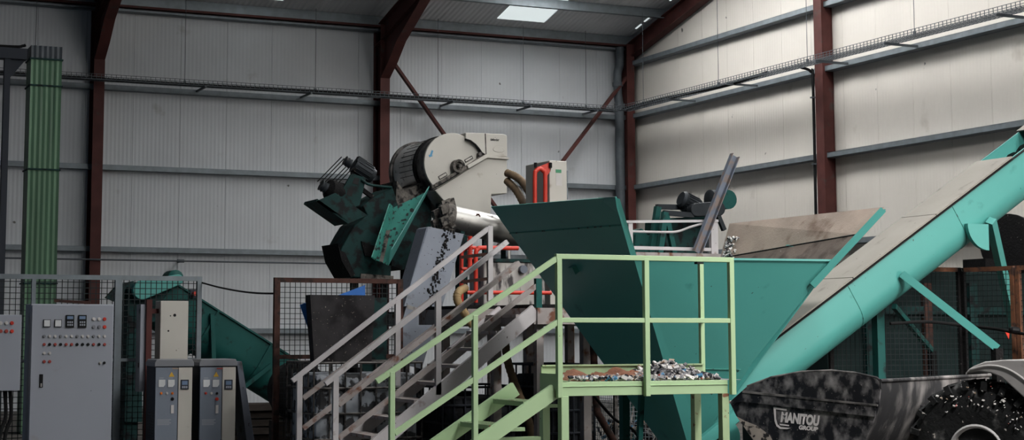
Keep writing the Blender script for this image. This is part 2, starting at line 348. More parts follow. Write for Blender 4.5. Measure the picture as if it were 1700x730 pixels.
# roof: liner sheets, translucent sheets, purlins, rafters
ce = struct('ceiling', (3, YRIDGE, 12))
SKY = [(8.85, 10.05), (15.08, 16.3)]
xs = sorted([XL, XW+.1]+[v for a in SKY for v in a]+[-6, 0, 4.5])
PUR = [32.93, 31.38, 29.85, 28.3, 26.8, 25.3, 23.8, 22.3, 20.8, 19.3, 17.8, 16.3, 14.8, 13.3]
def slab(m, x0, x1, ya, yb, dz, t):
    m.prism([(x0, ya, roofz(ya)+dz), (x1, ya, roofz(ya)+dz), (x1, yb, roofz(yb)+dz), (x0, yb, roofz(yb)+dz)], (0, 0, t))
for x0, x1 in zip(xs[:-1], xs[1:]):
    lit = (x0, x1) in SKY
    if lit:
        runs = {8.85: [(32.55, 31.4), (19.3, 13.4)], 15.08: [(32.55, 31.4), (31.4, 30.75), (30.75, 26.8), (26.8, 22.4), (22.3, 17.0)]}[x0]
        m = MB(); slab(m, x0, x1, YW+.2, runs[0][0], .1, .05); m.build('roof_sheet', 'roof', ce)
        if x0 < 12:
            m = MB(); slab(m, x0, x1, 31.4, 19.3, .1, .05); m.build('roof_sheet', 'roof', ce)
        for ya, yb in runs:
            m = MB(); slab(m, x0+.02, x1-.02, ya, yb, .1, .03); m.build('skylight', 'sky' if ya < 31 else 'sky_dim', ce, label='bright translucent roof sheet letting daylight in')
        m = MB(); slab(m, x0, x1, runs[-1][1], YRIDGE, .1, .05); m.build('roof_sheet', 'roof', ce)
    else:
        m = MB(); slab(m, x0, x1, YW+.2, YRIDGE, .1, .05); m.build('roof_sheet', 'roof', ce)
for x0, x1 in ((XL, 8.85), (8.85, 10.05), (10.05, 15.08), (15.08, 16.3), (16.3, XW+.1)):
    lit = x1-x0 < 2
    m = MB(); slab(m, x0, x1, YRIDGE, YF-.2, .1, .05) if not lit else slab(m, x0, x1, YRIDGE-2, YF+4, .1, .03)
    m.build('skylight' if lit else 'roof_sheet', 'sky' if lit else 'roof', ce)
    if lit:
        m = MB(); slab(m, x0, x1, YRIDGE, YRIDGE-2, .1, .05); slab(m, x0, x1, YF+4, YF-.2, .1, .05); m.build('roof_sheet', 'roof', ce)
for py in PUR+[2*YRIDGE-p for p in PUR if 2*YRIDGE-p > YF]:
    m = MB(); z = roofz(py)
    m.box(XL, XW-.05, py-.035, py+.035, z-.1, z+.098); m.box(XL, XW-.05, py+.02, py+.08, z-.1, z-.088)
    m.build('purlin', 'galv', ce)
for ya, yb in ((32.45, 32.2), (32.05, 31.75), (30.9, 30.5), (30.1, 29.7)):
    m = MB(); slab(m, 18.62, 18.66, ya, yb, .085, .012); m.build('daylight_gap', 'sky_dim', ce, label='thin bright gap of daylight at the roof edge')
# rafters: haunched I-sections rising from each column
def rafter(fx, w, dep, name='rafter', haunch=True):
    up = V((0, PITCH, 1)).normalized()
    for s_ in (1, -1):
        y0 = YW if s_ > 0 else YF
        a = V((fx, y0, roofz(y0)-dep/2-.08)); b = V((fx, YRIDGE, roofz(YRIDGE)-dep/2-.08)); m = MB()
        d = (b-a).normalized(); u = V((1, 0, 0)).cross(d); u = u if u.z > 0 else -u
        m.ibeam(a, b, u*dep, (w, 0, 0))
        if haunch:
            k = -s_
            pts = [(fx-.006, y0+k*.45, 7.26), (fx-.006, y0+k*.93, 7.55), (fx-.006, y0+k*1.42, 7.93), (fx-.006, y0+k*3.2, roofz(y0+k*3.2)-dep-.08), (fx-.006, y0+k*.2, roofz(y0)-dep), (fx-.006, y0+k*.2, 7.26)]
            m.prism(pts, (.012, 0, 0))
            for p, q in zip(pts[:3], pts[1:4]): m.bar((fx, p[1], p[2]), (fx, q[1], q[2]), w, .02, (0, 0, 1))
        m.build(name, 'oxide', ce, label='dark steel roof rafter')
for fx in FR: rafter(fx, .22, .42)
rafter(XW-.14, .2, .36, haunch=False)

# ------------------------------------------------------------------ services on the walls
def tray(label, a, b, w, hang, arms):
    """wire basket cable tray: longitudinal wires, U-shaped cross wires, cantilever arms and hanger wires"""
    a = V(a); b = V(b); d = (b-a); L = d.length; d.normalize(); w = V(w); z = V((0, 0, 1)); r = .0045; h = .1
    t = thing('cable_tray', label, 'cable tray', ((a+b)/2))
    m = MB()
    for k in range(7): m.bar(a+w*(k/6), b+w*(k/6), r*2, r*2)
    for s_ in (0, 1):
        for k in (.05, .1): m.bar(a+w*s_+z*k, b+w*s_+z*k, r*2, r*2)
    n = int(L/.1)
    for i in range(n+1):
        p = a+d*(L*i/n); m.bar(p, p+w, r*2, r*2)
        for s_ in (0, 1): m.bar(p+w*s_, p+w*s_+z*h, r*2, r*2, d)
    m.build('wire_basket', 'galv_dark', t)
    for q in hang:
        p = a+d*q; m = MB(); m.cyl(p+w*.5, p+w*.5+z*(roofz((p+w*.5).y)-p.z-.06), .006, 6); m.obox(p+w*.5+z*.05, d*.02, w.normalized()*.02, z*.05); m.build('hanger_wire', 'galv_dark', t)
    for q in arms:
        p = a+d*q; m = MB(); m.bar(p-w*.15-z*.03, p-w*.15+w.normalized()*.92-z*.03, .04, .04); m.build('bracket_arm', 'galv_dark', t)
    return t
tb = tray('galvanised wire basket cable tray hung along the long white wall', (-6, 32.3, 6.78), (18.1, 32.3, 6.78), (0, .3, 0),
     [6+v for v in (1.9, 4.85, 7.9, 10.75, 13.6, 15.7, 17.3)], [6+v for v in (.6, 3.6, 8.3, 10.6, 13.9, 15.8, 17.5)])
m = MB(); m.tube(smoothpath([(-6, 32.42, 6.8), (2, 32.4, 6.81), (7, 32.44, 6.8), (12, 32.4, 6.81), (18, 32.45, 6.8)], 6), .03, 8); m.tube([(-6, 32.5, 6.8), (18, 32.52, 6.8)], .022, 8)
m.build('cable_bundle', 'rubber', tb)
tr = tray('galvanised wire basket cable tray hung along the gable wall', (18.0, 32.2, 6.76), (18.0, 3, 6.76), (.3, 0, 0),
     [.9, 4.0, 7.1, 10.2, 13.2, 16.2, 19.2], [2.2, 4.6, 7.6, 9.6, 12.4, 15, 18])
m = MB(); m.tube(smoothpath([(18.12, 32.2, 6.8), (18.1, 30, 6.79), (18.14, 28, 6.75), (18.12, 26.4, 6.79)], 6), .035, 8); m.build('cable_bundle', 'rubber', tr)
# rainwater downpipe in the corner
t = thing('downpipe', 'grey rainwater downpipe with a swan-neck bend in the wall corner', 'pipe', (18.42, 32.9, 0))
bx = 18.43
m = MB(); m.tube(smoothpath([(bx+.05, 32.95, 8.4), (bx+.05, 32.95, 8.0), (bx-.04, 32.9, 7.75), (bx-.04, 32.9, 7.3), (bx, 32.9, 7.0)], 6), .1, 14); m.build('swan_neck', 'galv_dark', t, smooth=True)
m = MB(); m.cyl((bx, 32.9, 0), (bx, 32.9, 7.0), .11, 16); m.build('pipe', 'galv_dark', t, smooth=True)
for z in (1.6, 3.3, 5.0, 6.95, 7.45):
    m = MB(); m.cyl((bx-(.04 if z > 7 else 0), 32.9, z), (bx-(.04 if z > 7 else 0), 32.9, z+.09), .125, 16); m.build('collar', 'galv_dark', t)
# conduit clipped to the gable post
t = thing('cable_conduit', 'thin dark conduit running down the gable post from the tray', 'conduit', (18.62, 25.6, 0))
m = MB(); m.tube(smoothpath([(18.35, 25.63, 6.8), (18.6, 25.62, 6.72), (18.63, 25.6, 6.4), (18.62, 25.6, 3), (18.62, 25.6, 0)], 8), .028, 8); m.build('pipe', 'rubber', t, smooth=True)
for z in (1.2, 3.1, 4.9, 6.2):
    m = MB(); m.box(18.58, 18.67, 25.56, 25.64, z, z+.03); m.build('clip', 'galv_dark', t)
# thin service pipe along the long wall below the lowest visible girt
t = thing('service_pipe', 'thin dark service pipe with couplings running along the white wall', 'pipe', (5, 33, 3.1))
zp = pY(300, 433, 32.7).z
m = MB(); m.cyl((-8, 32.7, zp), (12.2, 32.7, zp), .018, 8); m.build('pipe', 'galv_dark', t)
for px in (555, 300, 60):
    q = pY(px, 433, 32.7); m = MB(); m.cyl((q.x-.07, 32.7, zp), (q.x+.07, 32.7, zp), .035, 10); m.build('coupling', 'galv_dark', t)
for xx in (-4, 0, 4, 8, 12):
    m = MB(); m.box(xx-.015, xx+.015, 32.69, YW-.01, zp-.02, zp+.02); m.build('standoff', 'galv_dark', t)

# ================================================================== left: cabinets, guards, green conveyor
Z3 = V((0, 0, 1)); X3 = V((1, 0, 0)); Y3 = V((0, 1, 0))
def wiremesh(m, o, u, v, su, sv, r=.0035):
    """square wire mesh spanned by u and v"""
    o = V(o); u = V(u); v = V(v); nu = max(1, int(u.length/su)); nv = max(1, int(v.length/sv)); n = u.cross(v).normalized()
    for i in range(nu+1): p = o+u*(i/nu); m.bar(p, p+v, 2*r, 2*r, n)
    for j in range(nv+1): p = o+v*(j/nv); m.bar(p, p+u, 2*r, 2*r, n)
def rect(m, p0, p1, Y, d):
    """box whose front face at depth plane Y covers the pixel rectangle p0..p1, d deep behind it"""
    a = pY(*p0, Y); b = pY(*p1, Y); m.box(a.x, b.x, Y, Y+d, a.z, b.z); return m

# galvanised mesh guard fence
YFN = 20.62
fn = thing('mesh_fence', 'galvanised mesh guard fence behind the grey control cabinets', 'fence', (4, YFN, 0))
xa, xb, xc = pY(55, 500, YFN).x, pY(196, 500, YFN).x, pY(330, 500, YFN).x; zt = pY(196, 457, YFN).z; xl = 1.2
m = MB(); m.box(xl, xc+.035, YFN-.03, YFN+.03, zt-.06, zt); m.build('top_rail', 'galv', fn)
for xx, w in ((xl, .05), (xa, .05), (xb, .09), (xc, .06)):
    m = MB(); m.box(xx-w/2, xx+w/2, YFN-.04, YFN+.04, 0, zt-.06); m.build('post', 'galv', fn)
for a, b in ((xl, xa), (xa, xb), (xb, xc)):
    zm = pY(220, 597, YFN).z; m = MB(); m.box(a, b, YFN-.02, YFN+.02, zm-.02, zm+.02); m.build('mid_rail', 'galv', fn)
    m = MB(); m.box(a, b, YFN-.02, YFN+.02, .08, .12); m.build('bottom_rail', 'galv', fn)
    m = MB(); wiremesh(m, (a, YFN, .1), (b-a, 0, 0), (0, 0, zt-.12), .07, .07, .0045); m.build('wire_mesh', 'wire', fn)

def button(p, Y, r, mat, name, parent, d=.02):
    q = pY(*p, Y); m = MB(); m.cyl((q.x, Y, q.z), (q.x, Y-d, q.z), r, 10); m.cyl((q.x, Y, q.z), (q.x, Y-d*.4, q.z), r*1.35, 10); return m.build(name, mat, parent)
# tall control cabinet
YC = 19.8
cb = thing('control_cabinet', 'tall light grey control cabinet with rows of push buttons and meters', 'cabinet', (3.49, YC+.2, 0))
a = pY(52, 504, YC); b = pY(190, 504, YC)
m = MB(); m.box(a.x, b.x, YC+.025, YC+.45, .1, a.z); m.build('body', 'cab', cb, bevel=.008)
m = MB(); m.box(a.x+.012, b.x-.012, YC, YC+.022, .13, a.z-.012); dr = m.build('door', 'cab', cb, bevel=.005)
m = MB(); m.box(a.x+.02, b.x-.02, YC+.03, YC+.44, 0, .1); m.build('plinth', 'inv_side', cb)
for x in (72.5, 91):
    m = MB(); rect(m, (x, 530), (x+11.5, 542.5), YC-.018, .018); q = m.build('meter', 'inv_side', dr)
    m = MB(); rect(m, (x+1, 531), (x+10.5, 541.5), YC-.022, .004); m.build('meter_face', 'glass_white', dr)
for x in (110, 130.5):
    m = MB(); rect(m, (x, 522.5), (x+13, 543.5), YC-.02, .02); m.build('drive_panel', 'black', dr)
    m = MB(); rect(m, (x+1.5, 524.5), (x+11.5, 529.5), YC-.024, .004); m.build('drive_display', 'lcd', dr)
    m = MB()
    for i in range(3):
        for j in range(2): rect(m, (x+2+i*3.4, 533+j*4.5), (x+4.2+i*3.4, 536+j*4.5), YC-.024, .004)
    m.build('keypad', 'cab', dr)
for i, x in enumerate((155.5, 164.5, 173.5)):
    for j, y in enumerate((529.5, 542.5)): button((x, y), YC, .017, 'red' if i == 2 else ('inv_cap' if j else 'bit_w'), 'push_button', dr)
for i in range(12):
    x = 73.2+i*(173.5-73.2)/11
    if i != 11 or True: 
        button((x, 558), YC, .014, 'bit_w' if i % 3 else 'inv_cap', 'indicator_lamp', dr)
        button((x, 571.5), YC, .014, 'bit_r' if i in (0, 2, 4, 5, 9, 11) else 'black', 'push_button', dr)
for x in (73.2, 82.3):
    button((x, 586), YC, .014, 'bit_w', 'indicator_lamp', dr); button((x, 600), YC, .015, 'bit_r', 'push_button', dr)
for x, k in ((166, 'silver'), (173, 'black')): button((x, 602), YC, .013, k, 'lock', dr)
m = MB(); rect(m, (66, 621), (71, 643), YC-.012, .012); hd = m.build('handle', 'black', dr)
m = MB(); rect(m, (67.3, 636), (69.7, 642), YC-.02, .008); m.build('handle_lock', 'silver', hd)
# scrap bar lying on the cabinet
A = pY(92, 500, 20.02); B = pY(150, 500, 20.02); m = MB(); m.bar((A.x, 20.1, a.z+.045), (B.x, 20.0, a.z+.02), .05, .035)
tag(m.build('scrap_bar', 'rust_dk'), 'rusty flat bar lying on top of the tall control cabinet', 'bar')

# wall-hung control box at the picture's left side, on its own stand
YB_ = 19.55
bx_ = thing('control_box', 'small light grey control box on a dark stand beside the tall cabinet', 'control box', (2.4, YB_+.2, 0))
p0 = pY(-18, 522, YB_); p1 = pY(33, 648, YB_)
m = MB(); m.box(p0.x, p1.x, YB_, YB_+.22, p1.z, p0.z); bd = m.build('body', 'cab', bx_, bevel=.006)
for i, x in enumerate((-8, 1, 10.5, 19.7)):
    for j, y in enumerate((536, 549.5)): button((x, y), YB_, .017, 'red' if i == 3 else ('bit_w' if j == 0 else 'bit_r'), 'push_button', bd)
m = MB(); m.box(p1.x-.3, p1.x-.22, YB_+.22, YB_+.3, 0, p0.z); m.box(p1.x-.4, p1.x-.12, YB_+.1, YB_+.42, 0, .02); m.build('stand', 'inv_side', bx_)
for x, y in ((8, 700), (17, 690)):
    q = pY(x, 648, YB_+.1); w_ = pY(x-8, 730, YB_+.1)
    m = MB(); m.tube(smoothpath([(q.x, YB_+.12, p1.z+.02), (q.x+.02, YB_+.12, p1.z-.3), (w_.x, YB_+.1, .5), (w_.x-.05, YB_+.1, .0)], 8), .022, 8); m.build('cable', 'rubber', bx_)

# pale switch box behind the two drive cabinets
YS = 20.25
sb = thing('switch_box', 'dirty white switch box with holes, on a rusty post behind the drive cabinets', 'electrical box', (4.6, YS+.2, 0))
p0 = pY(267, 499, YS); p1 = pY(311, 620, YS)
m = MB(); m.box(p0.x, p1.x, YS, YS+.3, p1.z, p0.z); bd = m.build('body', 'whitem', sb, bevel=.006)
for x, y, r in ((290, 523, .02), (283, 524, .008), (279.5, 549, .012)):
    q = pY(x, y, YS); m = MB(); m.cyl((q.x, YS-.003, q.z), (q.x, YS, q.z), r, 10); m.build('knockout_hole', 'black', bd)
q0 = pY(244, 497, YS); q1 = pY(253, 497, YS)
m = MB(); m.box(q0.x, q1.x, YS, YS+.07, 0, q0.z); m.build('post', 'oxide', sb)
r0 = pY(234, 505, YS+.05); r1 = pY(243, 650, YS+.05); m = MB(); m.box(r0.x, r1.x, YS+.05, YS+.3, r1.z, r0.z); m.build('side_panel', 'cab', sb)
m = MB(); m.box(r0.x, p0.x+.01, YS+.1, YS+.16, p1.z+.08, p1.z+.14); m.build('cross_rail', 'oxide', sb)
m = MB(); m.box(r0.x, p0.x+.01, YS+.1, YS+.16, p0.z-.16, p0.z-.1); m.build('cross_rail', 'oxide', sb)

# two drive cabinets
YD = 19.5
def drive(px0, px1, split, labels, two):
    t = thing('drive_cabinet', labels, 'cabinet', (pY((px0+px1)/2, 600, YD).x, YD+.2, 0), 'drive cabinets beside the mesh fence')
    x0 = pY(px0, 620, YD).x; x1 = pY(px1, 620, YD).x; xs_ = pY(split, 620, YD).x; zt = pY(300, 608, YD).z
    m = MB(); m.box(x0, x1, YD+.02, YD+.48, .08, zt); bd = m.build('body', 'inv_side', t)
    m = MB(); m.box(x0, x1, YD+.02, YD+.46, 0, .08); m.build('plinth', 'black', t)
    m = MB(); m.prism([(x0-.012, YD-.012, zt), (x1+.012, YD-.012, zt), (x1+.012, YD-.012, zt+.045), (x1-.01, YD-.012, zt+.085), (x0+.01, YD-.012, zt+.085), (x0-.012, YD-.012, zt+.045)], (0, .5, 0)); cp = m.build('cap', 'inv_cap', t, bevel=.006)
    m = MB(); m.box(x0+.004, xs_-.004, YD, YD+.02, .1, zt-.012); pn = m.build('control_panel', 'inv_dark', t, bevel=.004)
    m = MB(); m.box(xs_+.004, x1-.004, YD, YD+.02, .1, zt-.012); lp = m.build('side_door', 'whitem', t, bevel=.004)
    d = px0-258
    for k in range(2):
        cxp = px0+5.5+k*15.5
        m = MB(); pp = [(cxp, 630), (cxp+11, 630), (cxp+11, 638), (cxp+8, 642), (cxp, 642)]; m.prism(PY(pp, YD-.014), (0, .014, 0)); m.build('meter', 'glass_white', pn)
        m = MB(); rect(m, (cxp+1, 626.5), (cxp+8, 627.8), YD-.002, .002); m.build('label_strip', 'cab', pn)
    for k, (dx, mm) in enumerate(((9.5, 'orange' if not two else 'red'), (19, 'bit_w'), (28, 'orange' if not two else 'black'))):
        button((px0+dx, 652.5), YD, .012, mm, 'indicator_lamp', pn)
    button((px0+28, 662), YD, .016, 'red' if two else 'black', 'selector_knob', pn)
    m = MB(); q = pY(px0+28, 672, YD); m.box(q.x-.017, q.x+.017, YD-.012, YD, q.z-.1, q.z); m.build('door_latch', 'bit_w', pn)
    q = pY(px0+27, 617.5, YD); m = MB(); m.prism([(q.x-.035, YD-.002, q.z-.055), (q.x+.035, YD-.002, q.z-.055), (q.x, YD-.002, q.z+.005)], (0, .002, 0)); m.build('warning_sticker', 'yellow', pn)
    m = MB()
    for k in range(4): rect(m, (px0+3, 696+k*2.6), (px0+26-3*(k % 2), 697.2+k*2.6), YD-.0015, .0015)
    m.build('rating_lines', 'cab', pn)
    w = split+ (px1-split)*.18
    m = MB(); rect(m, (w, 630), (w+13, 646), YD-.012, .012); dp = m.build('operator_panel', 'inv_side', lp)
    m = MB(); rect(m, (w+2, 632), (w+11, 638.5), YD-.015, .003); m.build('display', 'lcd', dp)
    m = MB()
    for k in range(3): rect(m, (w+2+k*3.2, 640.5), (w+4.4+k*3.2, 644), YD-.015, .003)
    m.build('keypad', 'cab', dp)
    m = MB(); rect(m, (px0+28, 610.4), (px0+38, 612.4), YD-.013, .001); m.build('name_strip', 'bit_t' if not two else 'bit_r', cp)
    m = MB()
    for k in range(14): m.box(x0-.003, x0, YD+.08, YD+.4, .25+k*.035, .262+k*.035)
    m.build('side_vents', 'black', t)
drive(258, 320, 296, 'slate and white drive cabinet with orange lamps in front of the switch box', False)
drive(332, 392, 369, 'slate and white drive cabinet with a red knob and a sheet leaning on it', True)
# sheet leaning against the second drive cabinet
A = PY([(386, 600), (395, 603)], 19.62); x0 = A[0].x
m = MB(); m.prism([(x0+.035, 19.55, 1.33), (x0+.1, 19.55, 1.33), (x0+.34, 19.55, 0), (x0+.22, 19.55, 0)], (0, .42, 0)); tag(m.build('leaning_sheet', 'chute', bevel=.004), 'slate blue metal sheet leaning against the right-hand drive cabinet', 'sheet')

# green inclined conveyor behind the fence
def trough(m, a, b, w, h, n=12, side=None):
    """U-shaped trough from a to b (points on the centre of its top edge): straight sides and a half-round bottom"""
    a = V(a); b = V(b); d = (b-a).normalized(); s = V((d.y, -d.x, 0)).normalized(); u = s.cross(d); u = u if u.z > 0 else -u; r = w/2
    prof = [(-r, 0)]+[(-r*math.cos(math.pi*i/n), -(h-r)-r*math.sin(math.pi*i/n)) for i in range(n+1)]+[(r, 0)]
    A = [a+s*x+u*y for x, y in prof]; B = [b+s*x+u*y for x, y in prof]; m.loft(A, B)
    pi = [(x*.96, y*.975) for x, y in prof]; A2 = [a+s*x+u*y for x, y in pi]; B2 = [b+s*x+u*y for x, y in pi]; m.loft(A2, B2)
    for P, Q in ((A, A2), (B, B2)): m.loft(P, Q)
    m.loft([A[0], A2[0]], [B[0], B2[0]]); m.loft([A[-1], A2[-1]], [B[-1], B2[-1]])
    return d, s, u
YG = 22.6
gc = thing('screw_conveyor', 'dark green inclined screw conveyor behind the mesh fence and cabinets', 'conveyor', (6, YG, 0))
a = pY(288, 470, YG); b = pY(545, 632, YG); a.y = b.y = YG+.3
m = MB(); d, s, u = trough(m, a, b, .62, .68); tr_ = m.build('trough', 'dkgreen', gc, smooth=True)
m = MB(); m.obox((a+b)/2+u*.012, (b-a)/2, s*.34, u*.012); m.build('lid', 'dkgreen', gc)
for k in (.28, .62):
    p = a+(b-a)*k; m = MB()
    for i in range(9):
        t0 = math.pi*i/8; q = lambda t: p-u*(.37)+s*(.33*-math.cos(t))-u*(.33*math.sin(t)); 
        if i < 8: m.bar(q(t0), q(math.pi*(i+1)/8), .05, .03, d)
    m.bar(p-s*.33, p-s*.33-u*.37, .05, .03, d); m.bar(p+s*.33, p+s*.33-u*.37, .05, .03, d); m.build('strap', 'dkgreen', gc)
for px0, py0, px1, py1 in ((352, 520, 356, 640), (450, 606, 400, 646)):
    A = pY(px0, py0, YG-.06); B = pY(px1, py1, YG-.06); m = MB()
    B2 = A+(B-A)*((A.z)/(A.z-B.z)); m.bar(A, B2, .06, .06, (0, 1, 0)); m.build('leg', 'dkgreen', gc)
A = pY(215, 470, YG); m = MB(); B = pY(240, 640, YG)
m.prism(PY([(213, 476), (285, 470), (300, 500), (262, 530), (236, 545), (236, 700), (207, 700)], YG), (0, .6, 0)); m.build('discharge_spout', 'dkgreen_d', gc)
m = MB(); q = pY(220, 690, YG); m.box(q.x-.1, q.x+.1, YG+.1, YG+.5, 0, q.z+.1); m.build('support_leg', 'dkgreen_d', gc)
# belt guard: rounded cover on the drive
def stadium(c0, r0, c1, r1, n=12):
    c0 = V(c0); c1 = V(c1); an = math.atan2(c1.z-c0.z, c1.x-c0.x)
    A = [c0+V((math.cos(an+math.pi/2+math.pi*i/n), 0, math.sin(an+math.pi/2+math.pi*i/n)))*r0 for i in range(n+1)]
    return A+[c1+V((math.cos(an-math.pi/2+math.pi*i/n), 0, math.sin(an-math.pi/2+math.pi*i/n)))*r1 for i in range(n+1)]
c0 = pY(237, 481, YG-.16); c1 = pY(296, 464, YG-.16)
m = MB(); m.prism(stadium(c0, .135, c1, .075), (0, .14, 0)); m.build('belt_guard', 'teal', gc, bevel=.01)
A = pY(292, 461, YG); m = MB(); m.lathe((A.x, YG-.02, A.z), (0, 1, 0), [(0, .06), (.03, .115), (.4, .115), (.43, .06)], 16); m.build('motor', 'dkgreen', gc, smooth=True)
m = MB(); m.prism(PY([(176, 494), (196, 472), (222, 466), (226, 482), (196, 502)], YG+.1), (0, .12, 0)); m.build('motor_arm', 'dkgreen_d', gc)
q = pY(326, 487, YG-.2); m = MB(); m.cyl((q.x, YG-.05, q.z), (q.x, YG-.14, q.z), .03, 10); m.build('stop_button', 'red', gc)
m = MB(); m.box(q.x-.05, q.x+.05, YG-.05, YG+.05, q.z-.06, q.z+.06); m.build('button_box', 'inv_side', gc)

# loose black cable slung from the fence to the rusty gate
P = [pY(335, 469, 20.6), pY(365, 477, 20.0), pY(400, 483.5, 19.4), pY(430, 486.5, 18.8), pY(457, 487, 18.3)]
m = MB(); m.tube(smoothpath(P, 6), .012, 6); tag(m.build('slung_cable', 'rubber'), 'thin black cable slung between the mesh fence and the rusty gate', 'cable')

# stacked dark planks on the floor
for i in range(7):
    p0 = pY(388+(i*7) % 11, 640, 21.2); p1 = pY(520, 640, 21.2); z = .005+i*.105
    m = MB(); m.box(p0.x, p1.x+.2+(i*37 % 5)*.05, 21.2+(i % 3)*.04, 21.2+.5, z, z+.085)
    tag(m.build('plank', 'plank'), ('bottom', 'second lowest', 'third lowest', 'middle', 'third highest', 'second highest', 'topmost')[i]+' dark old plank of the low stack beneath the green conveyor', 'plank', 'planks stacked under the conveyor')

# vertical green duct with the dark gantry beside it
YDU = 27.6
du = thing('duct', 'tall corrugated pale green duct rising beside the steel column', 'duct', (pY(70, 500, YDU).x, YDU+.25, 0))
L0 = pY(46, 300, YDU).x; R0 = pY(98, 300, YDU).x; ys = [75, 98, 142, 281, 470]
zs = [pY(75, y, YDU).z for y in ys]+[0]
for k in range(5):
    z1, z0 = zs[k], zs[k+1]; m = MB(); n = 13; prof = []
    for i in range(n):
        xx = L0+(R0-L0)*i/(n-1); prof.append((xx, YDU+(.018 if i % 2 else 0), z0+.012))
    prof += [(R0, YDU+.5, z0+.012), (L0, YDU+.5, z0+.012)]
    m.prism(prof, (0, 0, z1-z0-.024)); m.build('duct_section' if k else 'duct_head', 'duct' if k else 'galv_dark', du)
    m = MB(); m.box(L0-.02, R0+.02, YDU-.02, YDU+.52, z0-.012, z0+.012); m.build('flange', 'dkgreen_d', du) if k < 4 else None
gt = thing('steel_gantry', 'dark steel post and beam meeting the top of the green duct', 'gantry', (pY(8, 500, YDU).x, YDU+.1, 0))
xg = pY(8, 300, YDU).x; zb = pY(10, 96, YDU).z; ztp = pY(10, 78, YDU).z
m = MB(); m.box(xg-.05, xg+.05, YDU+.05, YDU+.2, 0, zb); m.build('post', 'inv_side', gt)
m = MB(); m.box(xg-1.6, L0-.06, YDU+.02, YDU+.24, zb, ztp); m.build('beam', 'inv_side', gt)
m = MB(); m.prism([(xg+.05, YDU+.1, zb), (xg+.3, YDU+.1, zb), (xg+.05, YDU+.1, zb-.32)], (0, .04, 0)); m.build('gusset', 'inv_side', gt)
m = MB(); m.tube(smoothpath([(xg-1.5, YDU+.1, ztp+.02), (xg, YDU+.1, ztp+.03), (xg+.25, YDU+.12, ztp+.06), (L0-.08, YDU+.12, ztp+.08)], 6), .025, 8); m.build('cable', 'rubber', gt)

# rusty mesh gate, grimy tanks and bin
YGT = 18.25
ga = thing('mesh_gate', 'rusty framed mesh gate standing beside the grimy tank', 'gate', (pY(560, 600, YGT).x, YGT, 0))
x0 = pY(455, 465, YGT).x; x1 = pY(668, 465, YGT).x; zt = pY(500, 461, YGT).z; zm = pY(500, 592, YGT).z
for xx in (x0, x1-.07):
    m = MB(); m.box(xx, xx+.07, YGT-.03, YGT+.03, 0, zt); m.build('post', 'rust_dk', ga)
m = MB(); m.box(x0+.07, x1-.07, YGT-.025, YGT+.025, zt-.055, zt); m.build('top_rail', 'rust_dk', ga)
m = MB(); m.box(x0+.07, x1-.07, YGT-.02, YGT+.02, zm-.025, zm+.025); m.build('mid_rail', 'rust_dk', ga)
m = MB(); wiremesh(m, (x0+.07, YGT, .05), (x1-x0-.14, 0, 0), (0, 0, zt-.1), .062, .062, .0035); m.build('wire_mesh', 'wire', ga)
# caged tanks
def ibc(name, label, x0, x1, Y, top, mat, cagemat):
    t = thing(name, label, 'tank', ((x0+x1)/2, Y+.5, 0)); D = 1.0; zb = .14
    m = MB()
    for xx in (x0, (x0+x1)/2-.06, x1-.12): m.box(xx, xx+.12, Y, Y+D, 0, zb-.03)
    m.box(x0, x1, Y, Y+D, zb-.03, zb); m.build('pallet', 'plank', t)
    m = MB(); m.box(x0+.03, x1-.03, Y+.03, Y+D-.03, zb, top-.12); m.build('tank', mat, t, bevel=.06)
    m = MB(); m.cyl(((x0+x1)/2, Y+.5, top-.12), ((x0+x1)/2, Y+.5, top-.06), .1, 14); m.build('cap', 'black', t)
    for k in range(5):
        z = zb+.08+(top-zb-.08)*k/4; r = .014
        m = MB(); m.tube([(x0, Y, z), (x1, Y, z), (x1, Y+D, z), (x0, Y+D, z), (x0, Y, z)], r, 6); m.build('cage_hoop', cagemat, t)
    n = 7
    for i in range(n+1):
        for yy in (Y, Y+D):
            xx = x0+(x1-x0)*i/n; m = MB(); m.cyl((xx, yy, zb), (xx, yy, top), .011, 6); m.build('cage_bar', cagemat, t)
    for j in range(1, 5):
        for xx in (x0, x1):
            m = MB(); m.cyl((xx, Y+D*j/5, zb), (xx, Y+D*j/5, top), .011, 6); m.build('cage_bar', cagemat, t)
    return t
YI = 17.15
xi0 = pY(521, 640, YI).x; xi1 = pY(700, 640, YI).x; zi = pY(600, 602, YI).z
ibc('caged_tank', 'grimy white caged tank under the grey stairs with a black bin on it', xi0, xi1, YI, zi, 'ibc', 'steel_d')
xj0 = pY(735, 640, 17.35).x
ibc('caged_tank', 'blackened caged tank under the upper end of the grey stairs', xj0, xj0+1.0, 17.35, 1.05, 'ibc_d', 'inv_side')
xk0 = pY(905, 640, 17.35).x
ibc('caged_tank', 'blackened caged tank between the steel legs behind the pale green platform', xk0, xk0+.66, 17.35, 1.3, 'ibc_d', 'inv_side')
